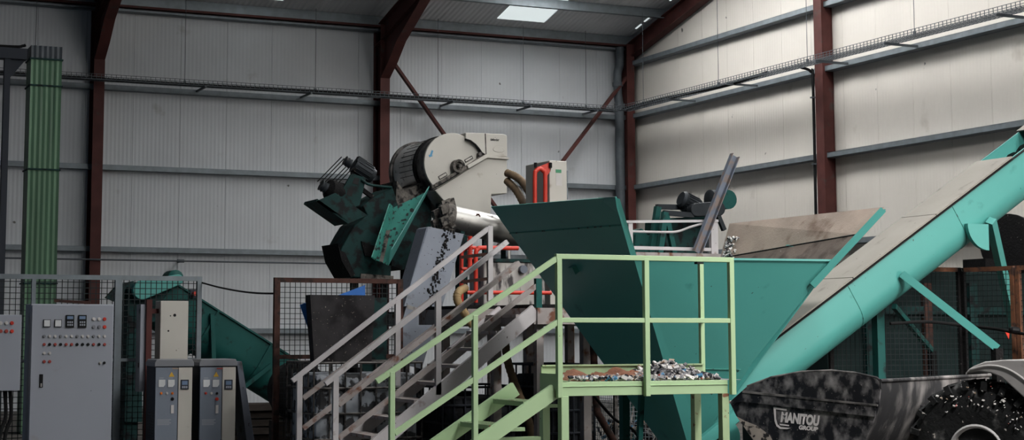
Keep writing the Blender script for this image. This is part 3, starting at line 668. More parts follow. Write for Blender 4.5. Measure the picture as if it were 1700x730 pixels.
# black bin standing on the first tank, blue sheet caught behind it
p0 = pY(516, 489, YI+.02); p1 = pY(623, 600, YI+.02)
bn = thing('black_bin', 'sooty black shallow bin standing upright on the grimy caged tank', 'bin', ((p0.x+p1.x)/2, YI+.1, zi))
m = MB(); zt = p0.z
m.prism([(p0.x, YI+.04, zt), (p1.x, YI+.04, zt), (p1.x-.03, YI+.06, zi+.014), (p0.x+.06, YI+.06, zi+.014)], (0, .03, 0)); m.build('front_board', 'board', bn)
m = MB(); m.prism([(p0.x, YI+.19, zt), (p1.x, YI+.19, zt), (p1.x-.03, YI+.17, zi+.014), (p0.x+.06, YI+.17, zi+.014)], (0, .03, 0)); m.build('back_board', 'board', bn)
for xt, xb_ in ((p0.x, p0.x+.06), (p1.x-.03, p1.x-.06)):
    m = MB(); m.prism([(xt, YI+.07, zt), (xt, YI+.19, zt), (xb_, YI+.19, zi+.014), (xb_, YI+.07, zi+.014)], (.03, 0, 0)); m.build('side_board', 'board', bn)
m = MB(); m.box(p0.x+.08, p1.x-.08, YI+.08, YI+.17, zi+.014, zi+.04); m.build('base', 'board', bn)
m = MB(); YB2 = YI+.26
m.prism(PY([(498, 506), (520, 497), (556, 492), (606, 473), (607, 520), (560, 560), (522, 574)], YB2), (0, .012, 0)); tag(m.build('blue_sheet', 'blue'), 'torn bright blue plastic sheet tucked behind the black bin', 'sheet')
# green skip panel right of the bin
p0 = pY(626, 492, YI+.5); p1 = pY(668, 640, YI+.5); 
m = MB(); m.box(p0.x, p1.x, YI+1.03, YI+1.06, .0, p0.z); tag(m.build('green_panel', 'dkgreen_d'), 'dark green upright steel panel between the black bin and the chute', 'panel')

# spare tyre standing behind the rusty gate
q = pY(497, 572, 18.9); t = thing('spare_tyre', 'old black tyre standing behind the rusty mesh gate', 'tyre', (q.x, 18.95, 0))
R_ = .36; zc_ = .98
m = MB(); m.lathe((q.x, 18.85, zc_), (0, 1, 0), [(0, R_*.62), (0, R_*.85), (.04, R_), (.2, R_), (.24, R_*.85), (.24, R_*.62), (.12, R_*.6)], 32); m.build('tyre_ring', 'rubber', t, smooth=True)
m = MB(); m.box(q.x-.3, q.x+.3, 18.8, 19.15, 0, zc_-R_); m.build('support_block', 'plank', t)

# ================================================================== centre: grey stairs, deck, separator
ZD = 2.0                                     # deck height
dk = thing('machine_deck', 'grimy grey steel deck on legs carrying the white separator', 'platform', (9.5, 20, 0))
xd0 = pY(775, 500, 17.0).x; xs0 = pY(889, 505, 16.0).x
m = MB(); m.box(xd0, 11.6, 17.0, 18.4, ZD-.04, ZD); m.build('deck_plate', 'gunk', dk)
m = MB(); m.box(8.95, 11.1, 18.4, 24.2, ZD-.04, ZD); m.build('deck_plate', 'gunk', dk)
m = MB(); m.box(xs0, 9.4, 15.98, 17.0, ZD-.04, ZD); m.build('landing_plate', 'gunk', dk)
for a, b in (((xd0, 17.0), (11.6, 17.0)), ((8.95, 24.2), (11.1, 24.2)), ((xd0, 17.0), (xd0, 18.4)), ((xd0, 18.4), (8.95, 18.4)), ((8.95, 18.4), (8.95, 24.2)), ((11.6, 17.0), (11.6, 18.4)), ((11.1, 18.4), (11.1, 24.2)), ((xs0, 15.98), (9.4, 15.98)), ((xs0, 15.98), (xs0, 17.0))):
    m = MB(); m.bar((a[0], a[1], ZD-.13), (b[0], b[1], ZD-.13), .06, .18); m.build('edge_beam', 'greyrust', dk)
for px, Y, w in ((826, 17.03, .1), (897, 16.05, .085), (975, 16.9, .1), (948, 18.6, .09)):
    x = pY(px, 600, Y).x; m = MB(); m.box(x-w/2, x+w/2, Y, Y+w, 0, ZD-.04); m.build('leg', 'greyrust', dk)

for x, y in ((9.0, 18.5), (9.0, 24.1), (11.05, 24.1), (11.5, 17.1), (9.0, 21.2), (11.05, 20.8)):
    m = MB(); m.box(x-.05, x+.05, y-.05, y+.05, 0, ZD-.04); m.build('leg', 'greyrust', dk)

st = thing('grey_staircase', 'worn grey steel staircase with triple-rail handrails climbing to the machine deck', 'staircase', (6.6, 16.4, 0))
YN, YFR = 16.0, 16.86
def ext(a, b, z):                            # point on the line a-b at height z
    return a+(b-a)*((z-a.z)/(b.z-a.z))
T = pY(889, 516, YN); B = pY(680, 692, YN); B = ext(T, B, .1); sl = (T-B).normalized()
for Y in (YN, YFR):
    A1 = V((T.x, Y, T.z)); B1 = V((B.x, Y, B.z)); m = MB(); m.bar(A1, B1, .05, .16); m.build('stringer', 'greyp', st)
N_ = 10
for i in range(N_):
    f = (i+.6)/N_; p = B+(T-B)*f
    m = MB(); m.box(p.x-.13, p.x+.13, YN+.028, YFR-.028, p.z+.0, p.z+.035); m.build('tread', 'greyrust', st)
def rail(p, q, Y, w, h, mat, parent, name='handrail', over=None):
    A = pY(*p, Y); B2 = pY(*q, Y); m = MB(); m.bar(A, B2, w, h); return m.build(name, mat, parent)
for (p, q, Y, nm) in (((813, 377), (485, 632), YFR, 'handrail'), ((838, 404), (503, 661), YFR, 'mid_rail'), ((858, 437), (503, 711), YFR, 'mid_rail'),
                  ((842, 401), (540, 637), YN, 'handrail'), ((862, 436), (562, 672), YN, 'mid_rail'), ((893, 472), (562, 727), YN, 'mid_rail')):
    rail(p, q, Y, .045, .05, 'greyp' if nm == 'handrail' else 'greyrust', st, nm)
for px, top, Y, bot in ((497, 623, YFR, None), (660, 494, YFR, 640), (813, 375, YFR, 500), (557, 626, YN, None), (727, 489, YN, 655)):
    A = pY(px, top, Y); zb = 0 if bot is None else pY(px, bot, Y).z; m = MB(); m.box(A.x-.03, A.x+.03, Y-.025, Y+.025, zb, A.z); m.build('post', 'greyp', st)
A = pY(893, 462, YN); m = MB(); m.box(A.x-.035, A.x+.035, YN-.03, YN+.03, ZD-.04, A.z); m.build('post', 'dkgreen', st)
# landing guard beside the far handrail (brown rusted)
for y in (421, 462):
    A = pY(765, y+6, 17.05); B2 = pY(813, y, YFR); m = MB(); m.bar(A, B2, .035, .035); m.build('side_rail', 'rust_dk', st)

# white separator
YS0 = 22.0
sp = thing('separator', 'grimy white drum separator with a round end plate and hood, up on the deck', 'machine', (pY(770, 400, YS0).x, YS0+.6, ZD))
c = pY(752, 272, YS0-.06); R = (pY(799, 272, YS0-.06)-c).length*1.0
def disc(m, c, r, y0, y1, n=40): m.cyl((c.x, y0, c.z), (c.x, y1, c.z), r, n)
m = MB(); disc(m, c, R, YS0-.06, YS0-.03); m.lathe((c.x, YS0-.03, c.z), (0, 1, 0), [(0, R*.985), (.04, R*.985)], 40); ed = m.build('end_plate', 'whitem', sp, smooth=True, bevel=.006)
m = MB(); m.lathe((c.x, YS0+.01, c.z), (0, 1, 0), [(0, R*.97), (.28, R*.97), (.3, R*.94), (1.28, R*.94), (1.28, R*1.04), (1.36, R*1.04)], 40); dm = m.build('drum', 'steel_d', sp, smooth=True)
m = MB(); m.lathe((c.x, YS0+.42, c.z), (0, 1, 0), [(0, R*.965), (.84, R*.965)], 40); m.build('drum_sleeve', 'sleeve', dm, smooth=True)
m = MB()
for i in range(14):
    an = math.pi*(.35+.75*i/13); q = V((c.x+math.cos(an)*R*.965, 0, c.z+math.sin(an)*R*.965)); m.bar((q.x, YS0+.46, q.z), (q.x, YS0+1.0, q.z), .008, .008)
m.build('drum_ribs', 'gunk', dm, kind='stuff')
m = MB(); m.lathe((c.x, YS0+.32, c.z), (0, 1, 0), [(0, R*1.0), (.1, R*1.0)], 40); m.build('drum_band', 'gunk', dm, smooth=True)
# gunky skirt beneath the drum
m = MB(); m.prism(PY([(656, 352), (659, 300), (672, 318), (704, 300), (716, 306), (716, 320), (700, 328)], YS0+.3), (0, .7, 0)); m.build('skirt', 'gunk_w', sp)
YB1 = YS0-.1
m = MB(); m.prism(PY([(808, 262), (842, 265), (842, 321), (816, 322.5), (815, 350), (812, 362), (752, 352), (738, 334), (722, 316)], YB1), (0, 1.1, 0)); bd = m.build('body', 'whitem', sp, bevel=.012)
m = MB(); m.prism(PY([(773, 220), (805.5, 221), (836, 222.5), (842, 225), (842.5, 260), (808, 259), (800, 254), (788, 238), (773, 231)], YS0-.1), (0, 1.0, 0)); hd = m.build('hood', 'whitem', sp, bevel=.012)
m = MB(); m.prism(PY([(805, 221.5), (806.5, 221.5), (808, 258), (806.5, 258)], YS0-.106), (0, .006, 0)); m.build('seam', 'steel_d', hd)
m = MB(); m.prism(PY([(803, 257), (845, 261), (845, 264.5), (800, 261)], YS0-.14), (0, 1.1, 0)); m.build('ledge', 'whitem', hd, bevel=.004)
p = pY(814, 233.5, YS0-.104); text_mesh('lettering', 'defender', 'black', p, (1, 0, 0), (0, 0, 1), .15, .042, hd, bold=.02)
p0 = pY(828, 248, YS0-.1); m = MB(); m.lathe((p0.x, YS0-.1, p0.z), (0, -1, 0), [(0, .001), (0, .1), (.006, .092)], 24)
for v in m.v: v.z = p0.z+(v.z-p0.z)*.45
m.build('embossed_oval', 'whitem', hd, smooth=True)
m = MB(); A = pY(717, 312, YS0-.12); B2 = pY(806, 259, YS0-.12); m.bar(A, B2, .05, .06, (0, 0, 1)); m.build('closing_bar', 'gunk_w', sp)
m = MB(); A = pY(776, 277, YS0-.15); B2 = pY(808, 258.5, YS0-.15); m.bar(A, B2, .05, .05); m.build('hinge_strip', 'whitem', sp)
q = pY(759, 276, YS0-.1); m = MB()
m.lathe((q.x, YS0-.07, q.z), (0, -1, 0), [(0, .1), (.1, .1), (.1, .065), (.06, .065), (.06, .03), (.16, .03)], 20); m.build('shaft_hub', 'gunk_w', sp, smooth=True)
for px, py, w, h in ((735, 292, .15, .06), (778, 264, .15, .05)):
    q = pY(px, py, YS0-.065); u1 = (pY(px+16, py-9.3, YS0-.065)-q).normalized(); v1 = V((-u1.z, 0, u1.x)); m = MB()
    m.obox(q, u1*w/2, V((0, .006, 0)), v1*h/2); sl_ = m.build('slot', 'steel_d', ed, bevel=.015); m = MB(); m.obox(q-Y3*.005, u1*(w/2-.014), V((0, .004, 0)), v1*(h/2-.014)); m.build('slot_cover', 'whitem', ed)
q = pY(796, 256, YS0-.12); m = MB(); m.cyl((q.x, YS0-.16, q.z), (q.x, YS0-.08, q.z), .03, 12); m.build('bolt', 'steel_d', sp)
for px, py in ((717, 308), (726, 304), (742, 296), (768, 284), (788, 268)):
    q = pY(px, py, YS0-.13); m = MB(); m.cyl((q.x, YS0-.15, q.z), (q.x, YS0-.1, q.z), .014, 8); m.build('bolt', 'steel_d', sp)
m = MB(); m.prism(PY([(713, 261), (711.5, 257), (714, 256.5), (716.5, 249), (719.5, 250), (717, 258), (719, 258.5)], YS0-.063), (0, .003, 0)); m.build('blue_arrow', 'bluedecal', ed)
m = MB(); m.tube([pY(x, y, YS0-.11) for x, y in ((772, 231), (781, 234), (789, 240), (795, 247), (800, 254), (806, 258))], .016, 6); m.build('grimy_joint', 'gunk', sp)
m = MB(); m.tube([pY(x, y, YS0-.135) for x, y in ((716, 314), (730, 307), (745, 298), (762, 287))], .014, 6); m.build('grimy_joint', 'gunk', sp)
# legs of the separator down to the deck
for px, yy in ((735, .1), (812, .1), (735, .9), (812, .9)):
    q = pY(px, 350, YS0); m = MB(); m.box(q.x-.04, q.x+.04, YS0+yy, YS0+yy+.08, ZD, q.z+.12); m.build('leg', 'dkgreen_d', sp)
# polished outlet pipe
op = thing('outlet_pipe', 'polished steel outlet drum with a caked flange in front of the separator', 'pipe', (pY(790, 400, 20.9).x, 20.9, ZD))
A = pY(746, 361, 20.9); B2 = pY(862, 389, 20.9); r = .19
m = MB(); dd = (B2-A); m.lathe(A, dd, [(0, r*1.0), (.02, r), (dd.length, r)], 28); pb = m.build('barrel', 'silver', op, smooth=True)
m = MB(); m.lathe(A-dd.normalized()*.12, dd, [(0, r*.7), (.03, r*1.05), (.1, r*1.12), (.14, r*1.1)], 18); m.build('flange', 'gunk_w', op, smooth=True)
m = MB(); random.seed(3)
for i in range(26):
    an = random.uniform(0, 6.28); q = A-dd.normalized()*random.uniform(.0, .16)+V((0, math.cos(an), math.sin(an)))*r*random.uniform(.5, 1.1); e = random.uniform(.02, .06)
    m.obox(q, V((e, 0, e*.5)), V((0, e*.8, 0)), V((-e*.3, 0, e)))
m.build('caked_residue', 'gunk_w', op, kind='stuff')
for k in (.15, .8):
    q = A+dd*k; m = MB(); m.box(q.x-.03, q.x+.03, 20.8, 21.0, ZD, q.z-r*.8); m.build('leg', 'dkgreen_d', op)
q = A+dd*.34+V((0, -r*.86, r*.5)); m = MB()
for i in range(6): 
    an = i*math.pi/3; m.obox(q+X3*math.cos(an)*.025+Z3*math.sin(an)*.025, X3*.012, Y3*.004, Z3*.012)
m.build('emblem', 'rust_dk', pb, kind='stuff')
q2 = q+dd.normalized()*.07-Z3*.015; m = MB(); m.obox(q2+dd.normalized()*.15, dd.normalized()*.14, Y3*.003, Z3*.006); m.obox(q2+dd.normalized()*.13-Z3*.03, dd.normalized()*.12, Y3*.003, Z3*.004); m.build('marking_line', 'rust_dk', pb, kind='stuff')

# dark green screw press with belt drive, left of the separator
YP = 22.3
pr = thing('screw_press', 'sooty dark green screw press with belt-driven motor left of the white separator', 'machine', (pY(620, 450, YP).x, YP+.3, 0))
m = MB(); m.prism(PY([(590, 372), (610, 357), (602, 342), (618, 328), (640, 316), (652, 311), (664, 345), (650, 356), (634, 400), (632, 432), (650, 441), (649, 463), (582, 460), (568, 434), (566, 414), (580, 388)], YP), (0, .7, 0)); bd = m.build('housing', 'dkgreen_d', pr, bevel=.015)
m = MB(); m.prism(PY([(600, 400), (632, 412), (628, 428), (606, 424)], YP-.03), (0, .03, 0)); m.build('inspection_lip', 'gunk', pr)
m = MB(); m.prism(PY([(567, 432), (561, 404), (565, 415), (573, 419), (590, 456), (583, 460)], YP-.05), (0, .75, 0)); m.build('rim_plate', 'gunk', pr)
m = MB(); m.prism(PY([(525, 334), (557, 320), (610, 357), (578, 371)], YP-.12), (0, .05, 0)); tp = m.build('guard_tray', 'dkgreen_d', pr)
m = MB(); m.prism(PY([(525, 334), (578, 371), (578, 366), (527, 330)], YP-.12), (0, .6, 0)); m.build('tray_floor', 'dkgreen_d', pr)
m = MB(); m.prism(PY([(584, 288), (608, 295), (597, 340), (586, 345), (562, 326)], YP-.02), (0, .06, 0)); mp_ = m.build('motor_mount', 'dkgreen_d', pr)
for px, py in ((592, 300), (582, 319)):
    m = MB(); m.prism(PY([(px-4, py-5), (px+5, py-4), (px+2, py+7), (px-7, py+4)], YP-.024), (0, .004, 0)); m.build('mount_slot', 'black', mp_)
A = pY(586, 272, YP+.18); B2 = pY(619, 293, YP+.18); dd = B2-A; L_ = dd.length
m = MB(); m.lathe(A, dd, [(0, .05), (.015, .12), (.06, .135), (L_*.85, .135), (L_*.87, .12), (L_, .11), (L_+.01, .05)], 20); mo = m.build('motor', 'motor', pr, smooth=True)
m = MB()
for i in range(16):
    an = 2*math.pi*i/16; ax = dd.normalized(); e1 = ax.orthogonal().normalized(); e2 = ax.cross(e1); q = (e1*math.cos(an)+e2*math.sin(an))
    m.bar(A+dd*.12+q*.137, A+dd*.82+q*.137, .008, .02, q)
m.build('cooling_fins', 'motor', mo, kind='stuff')
m = MB(); m.obox(A+dd*.45+V((-.04, -.06, .12)), dd.normalized()*.07, V((0, .06, 0)), V((-dd.z, 0, dd.x)).normalized()*.04); m.build('terminal_box', 'motor', mo)
pu = pY(577, 269, YP+.05); pl = pY(537, 310, YP+.05); ax = dd.normalized()
for nm, q, r in (('motor_pulley', pu, .075), ('drive_pulley', pl, .085)):
    m = MB(); m.lathe(q-ax*.05, ax, [(0, r*.6), (0, r), (.03, r*.85), (.05, r), (.07, r*.85), (.1, r), (.1, r*.4)], 18); m.build(nm, 'motor', pr, smooth=True)
for k in (-1, 0, 1):
    for s_ in (-1, 1):
        off = ax*k*.045; n_ = V((-(pu-pl).z, 0, (pu-pl).x)).normalized()*.075*s_; 
        m = MB(); m.bar(pl+off+n_, pu+off+n_, .014, .014, ax); m.build('drive_belt', 'rubber', pr)
q0 = pl; q1 = pY(580, 325, YP+.2); m = MB(); m.lathe(q0+ax*.04, q1-q0, [(0, .05), (.06, .15), (.3, .16), (.42, .14)], 18); m.build('gearbox', 'gunk', pr, smooth=True)
m = MB(); m.tube(smoothpath([pY(600, 298, YP-.03), pY(612, 306, YP-.05), pY(630, 309, YP-.05), pY(650, 311, YP-.02)], 6), .02, 8); m.build('cable', 'dkgreen_d', pr)
m = MB(); m.bar(pY(598, 312, YP+.1), pY(618, 327, YP+.1), .06, .06); m.build('strut', 'gunk', pr)
# open discharge gutter
G = {'tl': pY(654, 344, YP-.15), 'tr': pY(709, 318, YP-.35), 'bl': pY(626, 432, YP-.35), 'br': pY(644, 440, YP-.5)}
n_ = (G['tr']-G['tl']).cross(G['bl']-G['tl']).normalized(); n_ = n_ if n_.y < 0 else -n_
m = MB(); m.prism([G['tl'], G['tr'], G['br'], G['bl']], -n_*.02); gf = m.build('gutter_floor', 'teal_dirty', pr)
m = MB(); m.prism([G['tr'], G['tr']+n_*.16+V((.06, 0, 0)), G['br']+n_*.16+V((.09, 0, .16)), G['br']], V((.02, 0, .012))); m.build('gutter_side', 'teal', pr)
m = MB(); m.prism([G['tl'], G['tl']+n_*.12-V((.03, 0, 0)), G['bl']+n_*.12-V((.04, 0, 0)), G['bl']], V((-.02, 0, -.01))); m.build('gutter_side', 'teal_dirty', pr)
m = MB(); m.prism([G['tl'].lerp(G['bl'], .45)+n_*.004, G['tl'].lerp(G['tr'], .14).lerp(G['bl'].lerp(G['br'], .3), .45)+n_*.004, G['bl'].lerp(G['br'], .55)+n_*.006, G['bl'].lerp(G['br'], .25)+n_*.006], n_*.012); m.build('caked_streak', 'gunk_w', pr)
m = MB(); m.prism(PY([(655, 352), (700, 326), (714, 324), (717, 372), (696, 430), (668, 448), (650, 440)], YP+.05), (0, .55, 0)); m.build('lower_housing', 'dkgreen_d', pr)
for px, top, Y in ((674, 380, YP+.1), (590, 455, YP+.1), (640, 458, YP+.5), (674, 420, YP+.55)):
    q = pY(px, top, Y); m = MB(); m.box(q.x-.05, q.x+.05, Y, Y+.1, 0, q.z); m.build('leg', 'gunk', pr)
m = MB(); m.bar(pY(594, 461, YP+.1), pY(648, 465, YP+.1), .25, .12); m.build('waste_ledge', 'gunk_w', pr)

# blue-grey transfer chute leaning towards the tanks
ch = thing('transfer_chute', 'blue-grey steel chute streaked with black sludge, sloping down behind the stairs', 'chute', (pY(700, 560, 18.8).x, 18.8, 0))
up_ = [pY(712, 376, 19.7), pY(768, 388, 19.7)]; mid = [pY(675, 508, 19.0), pY(727, 524, 19.0)]; low = [pY(650, 600, 18.6), pY(700, 612, 18.6)]
m = MB(); m.prism([up_[0], up_[1], mid[1], mid[0]], (0, .015, 0)); cp_ = m.build('upper_plate', 'chute', ch)
m = MB(); m.prism([mid[0], mid[1], low[1], low[0]], (0, .015, 0)); m.build('lower_plate', 'chute', ch)
m = MB(); m.prism([up_[0], mid[0], mid[0]+V((-.035, .0, 0)), up_[0]+V((-.035, 0, -.02))], (0, .35, 0)); m.build('side_wall', 'chute', ch)
m = MB(); m.prism([up_[1], mid[1], mid[1]+V((.02, .0, 0)), up_[1]+V((.02, 0, 0))], (0, .35, 0)); m.build('side_wall', 'chute', ch)
m = MB(); m.prism([mid[0]+V((0, -.015, .02)), mid[1]+V((0, -.015, .02)), mid[1]+V((0, -.015, -.03)), mid[0]+V((0, -.015, -.03))], (0, .012, 0)); m.build('joint_strip', 'tank', ch)
m = MB(); random.seed(11)
A = up_[0].lerp(up_[1], .55); B2 = mid[0].lerp(mid[1], .7)
for i in range(160):
    f = i/160; q = A.lerp(B2, f)+V((random.gauss(0, .035), -.006, random.gauss(0, .02))); e = random.uniform(.004, .016); m.obox(q, X3*e, Y3*.004, Z3*e*1.5)
m.build('sludge_streak', 'gunk', ch, kind='stuff')
for q in (low[0], low[1]):
    m = MB(); m.box(q.x-.03, q.x+.03, 18.65, 18.71, 0, q.z+.05); m.build('leg', 'steel_d', ch)

# red pipe frame and streaked tank on the deck
YR = 17.5
rp = thing('red_pipe_frame', 'bright red pipework frame with a screw jack on the machine deck', 'pipework', (pY(800, 460, YR).x, YR+.2, ZD))
def redtube(pts, r=.026, nm='pipe', Y=YR, mat='red'):
    m = MB(); m.tube(smoothpath([pY(x, y, Y) for x, y in pts], 6) if len(pts) > 2 else [pY(x, y, Y) for x, y in pts], r, 10); m.build(nm, mat, rp, smooth=True)
redtube([(790, 502.4), (790, 425), (793, 414), (802, 411), (860, 412)]); redtube([(766, 502), (766, 425), (769, 415), (777, 411)], Y=YR+.25)
redtube([(775, 485), (915, 486)], .024); redtube([(766, 446), (790, 446)], .02); redtube([(766, 411), (790, 411)], .02, Y=YR+.2)
m = MB(); a_ = pY(780, 392, YR-.02); b_ = pY(780, 446, YR-.02); m.lathe(b_, (0, 0, 1), [(0, .03), ((a_-b_).length*.9, .022), ((a_-b_).length, .03)], 10)
for k in range(9): 
    q = b_+(a_-b_)*(.3+k*.07); m.cyl(q, q+Z3*.012, .036, 10)
m.build('screw_jack', 'red', rp)
tk = thing('streaked_tank', 'white box tank streaked with black sludge standing on the deck', 'tank', (pY(845, 480, 17.9).x, 18.2, ZD))
a_ = pY(803, 434, 17.9); b_ = pY(905, 434, 17.9); m = MB(); m.box(a_.x, b_.x, 17.9, 18.35, ZD, a_.z); bd = m.build('body', 'tank', tk, bevel=.02)
m = MB(); m.box(a_.x-.02, b_.x+.02, 17.88, 18.37, a_.z, a_.z+.04); m.build('lid', 'dkgreen_d', tk)
q = pY(867, 447, 17.89); m = MB(); m.cyl((q.x, 17.9, q.z), (q.x, 17.84, q.z), .05, 14); m.build('drain_port', 'chute', tk)
q = pY(850, 420, 17.89); m = MB(); m.cyl((q.x, 18.0, a_.z+.04), (q.x, 18.0, q.z+.06), .03, 12); m.build('filler_neck', 'silver', tk)
# tan suction hose
P = [pY(772, 478, 17.1), pY(762, 484, 16.97), pY(759, 496, 16.93), pY(768, 515, 16.93), pY(785, 540, 16.93)]
m = MB(); m.tube(smoothpath(P, 8), .045, 10, ribs=1.12); tag(m.build('suction_hose', 'hose_y', smooth=True), 'short ochre ribbed suction hose bent over the edge of the deck', 'hose')
P = [pY(838, 560, 17.25), pY(843, 600, 17.25), pY(856, 640, 17.25), pY(878, 700, 17.28), pY(890, 760, 17.28), pY(905, 840, 17.28)]
P[-1].z = .04
m = MB(); m.tube(smoothpath(P, 10), .045, 10, ribs=1.12); tag(m.build('waste_hose', 'hose', smooth=True), 'long brown ribbed hose hanging below the deck beside the blackened tank', 'hose')

# white filter unit with red hoop pipe behind the hopper
YQ = 19.6
fu = thing('filter_unit', 'tall white filter unit with a red hoop pipe behind the teal hopper', 'filter', (pY(920, 400, YQ).x, YQ+.3, ZD))
a_ = pY(912, 266, YQ); b_ = pY(941, 266, YQ); m = MB(); m.box(a_.x, b_.x, YQ, YQ+.75, ZD, a_.z); bd = m.build('body', 'whitem', fu, bevel=.01)
m = MB(); rect(m, (922.5, 281), (932, 287), YQ-.003, .003); m.build('green_sticker', 'greendecal', bd)
m = MB(); rect(m, (923, 288), (933, 308), YQ-.003, .003); m.build('info_sticker', 'bit_w', bd)
for k in range(2): m = MB(); rect(m, (941, 283+k*28), (943, 303+k*28), YQ+.02, .05); m.build('latch', 'galv', bd)
A = [(888, 352), (888, 292), (890, 284), (896, 280), (902, 284), (905, 292), (905, 352)]
m = MB(); m.tube(smoothpath([pY(x, y, YQ-.05) for x, y in A], 6), .03, 12); m.build('hoop_pipe', 'red', fu, smooth=True)
m = MB(); m.prism(PY([(888, 279), (914, 269), (914, 284), (908, 292), (904, 282), (890, 283)], YQ+.0), (0, .03, 0)); m.build('hoop_bracket', 'red', fu)
for x in (888, 913): q = pY(x, 275, YQ); m = MB(); m.cyl((q.x, YQ-.02, q.z-.03), (q.x, YQ-.02, q.z+.04), .022, 8); m.build('bolt', 'black', fu)
for wh, P in (('upper', [(842, 287), (858, 294), (872, 308), (886, 335), (895, 360)]), ('lower', [(842, 300), (856, 314), (868, 335), (878, 360)])):
    m = MB(); pts = [pY(x, y, 21.0-.2*i) for i, (x, y) in enumerate(P)]; m.tube(smoothpath(pts, 8), .055, 10, ribs=1.1)
    tag(m.build('vent_hose', 'hose', smooth=True), wh+' of two brown ribbed hoses curving down from the separator body', 'hose', 'hoses beside the separator')

# ================================================================== pale green platform and stairs in front of the hopper
YP0, YP1 = 12.0, 12.75
pf = thing('access_platform', 'pale green steel access platform with guard rails and a short stair, strewn with scrap', 'platform', (6.9, 12.4, 0))
xl_ = pY(929, 640, YP0).x; xr_ = pY(1207, 640, YP0).x; zd = pY(1070, 633, YP0).z; xbl = pY(898, 620, YP1).x
m = MB(); m.box(xbl, xr_, YP0+.03, YP1, zd-.03, zd); m.build('deck_plate', 'lime_worn', pf)
zb = pY(1070, 655, YP0).z
m = MB(); m.box(xl_-.02, xr_, YP0-.01, YP0+.03, zb, zd+.004); m.box(xl_-.02, xr_, YP0-.02, YP0-.01, zd-.035, zd-.03); m.build('front_channel', 'lime', pf, bevel=.003)
m = MB(); m.box(xbl, xr_, YP1-.04, YP1, zb, zd-.03); m.build('rear_channel', 'lime', pf)
m = MB(); m.box(xr_-.04, xr_, YP0+.03, YP1-.04, zb, zd-.03); m.build('side_channel', 'lime', pf)
zt1 = pY(1050, 604, YP1).z; xtb = pY(1166, 604, YP1).x
m = MB(); m.box(xbl, xtb, YP1-.008, YP1+.004, zd, zt1); m.box(xbl, xtb, YP1-.03, YP1-.008, zt1-.012, zt1); m.build('toe_board', 'lime_worn', pf)
m = MB(); m.box(xbl-.01, xbl+.008, YP0+.35, YP1, zb, zd+.06); m.build('stair_plate', 'lime', pf)
def post(px, top, Y, w, z0, parent, mat='lime', name='post', d=None):
    q = pY(px, top, Y); d = d or w; m = MB(); m.box(q.x-w/2, q.x+w/2, Y-d/2, Y+d/2, z0, q.z); return m.build(name, mat, parent, bevel=.003)
YR0 = YP0-.035
for px in (927, 1071.5, 1212.5): post(px, 429, YR0, .046, zb-.01, pf)
zt = pY(1070, 428.5, YR0).z; xa_ = pY(922, 428, YR0).x; xz = pY(1216, 430, YR0).x
m = MB(); m.box(xa_, xz, YR0-.022, YR0+.022, zt-.02, zt+.022); m.build('top_rail', 'lime', pf, bevel=.003)
zm = pY(1070, 531.5, YR0).z; m = MB(); m.box(xa_+.02, xz, YR0-.018, YR0+.018, zm-.02, zm+.02); m.build('mid_rail', 'lime', pf, bevel=.003)
q = pY(1163, 438, YP1); post(1163, 438, YP1+.02, .042, zd-.1, pf)
m = MB(); m.box(q.x-.035, q.x+.035, YP1, YP1+.05, q.z, q.z+.02); m.build('post_cap', 'dkgreen_d', pf)
m = MB(); m.bar((xz-.02, YR0, zm), (q.x, YP1, zm), .03, .035); m.build('side_rail', 'lime', pf)
for x, Y, mat in ((pY(935, 660, YP0+.02).x, YP0+.02, 'lime'), (pY(1201, 660, YP0+.02).x, YP0+.02, 'lime_worn'), (pY(1155, 660, YP1-.05).x, YP1-.05, 'lime_worn'), (pY(904, 660, YP1-.05).x, YP1-.05, 'lime')):
    m = MB(); m.box(x-.035, x+.035, Y-.035, Y+.035, 0, zb); m.build('leg', mat, pf, bevel=.003)
    m = MB(); m.box(x-.07, x+.07, Y-.07, Y+.07, 0, .012); m.build('foot_plate', 'lime_worn', pf)
# stair flight going down to the left
T = pY(922, 649, YP0); B = pY(793, 739, YP0); B0 = ext(T, B, .06)
for Y in (YP0, YP1-.1):
    A1 = V((T.x, Y, T.z)); B1 = V((B0.x, Y, B0.z))
    if Y > YP0: A1.x -= .05
    m = MB(); m.bar(A1, B1, .012, .12); ax_ = (B1-A1).normalized(); nn = V((ax_.z, 0, -ax_.x)); nn = nn if nn.z > 0 else -nn
    for s_ in (-1, 1): m.bar(A1+nn*.056*s_+V((0, .02, 0)), B1+nn*.056*s_+V((0, .02, 0)), .04, .01, nn)
    m.build('stringer', 'lime', pf)
for i in range(6):
    p = T+(B0-T)*((i+.55)/6.2); m = MB()
    for k in range(7): m.box(p.x-.11+k*.034, p.x-.098+k*.034, YP0+.03, YP1-.12, p.z-.02, p.z+.02)
    for yy in (YP0+.04, YP0+.32, YP1-.14): m.box(p.x-.11, p.x+.12, yy, yy+.01, p.z-.018, p.z+.016)
    m.build('tread', 'lime_worn', pf)
for p, q in (((925, 428), (625, 633)), ((925, 534), (655, 719))): rail(p, q, YR0, .036, .042, 'lime', pf, 'stair_rail')
post(788, 523, YR0, .043, pY(788, 745, YP0).z, pf); post(650.5, 617, YR0, .043, .0, pf)
for (x0, y0, x1, y1) in ((897, 671, 924, 676), (836, 710, 870, 715), (826, 726, 896, 731)):
    a_ = pY(x0, y0, YP0+.5); b_ = pY(x1, y1, YP0+.5); m = MB(); m.box(a_.x, b_.x, YP0+.48, YP0+.54, b_.z, a_.z); m.build('tie_bar', 'lime', pf)
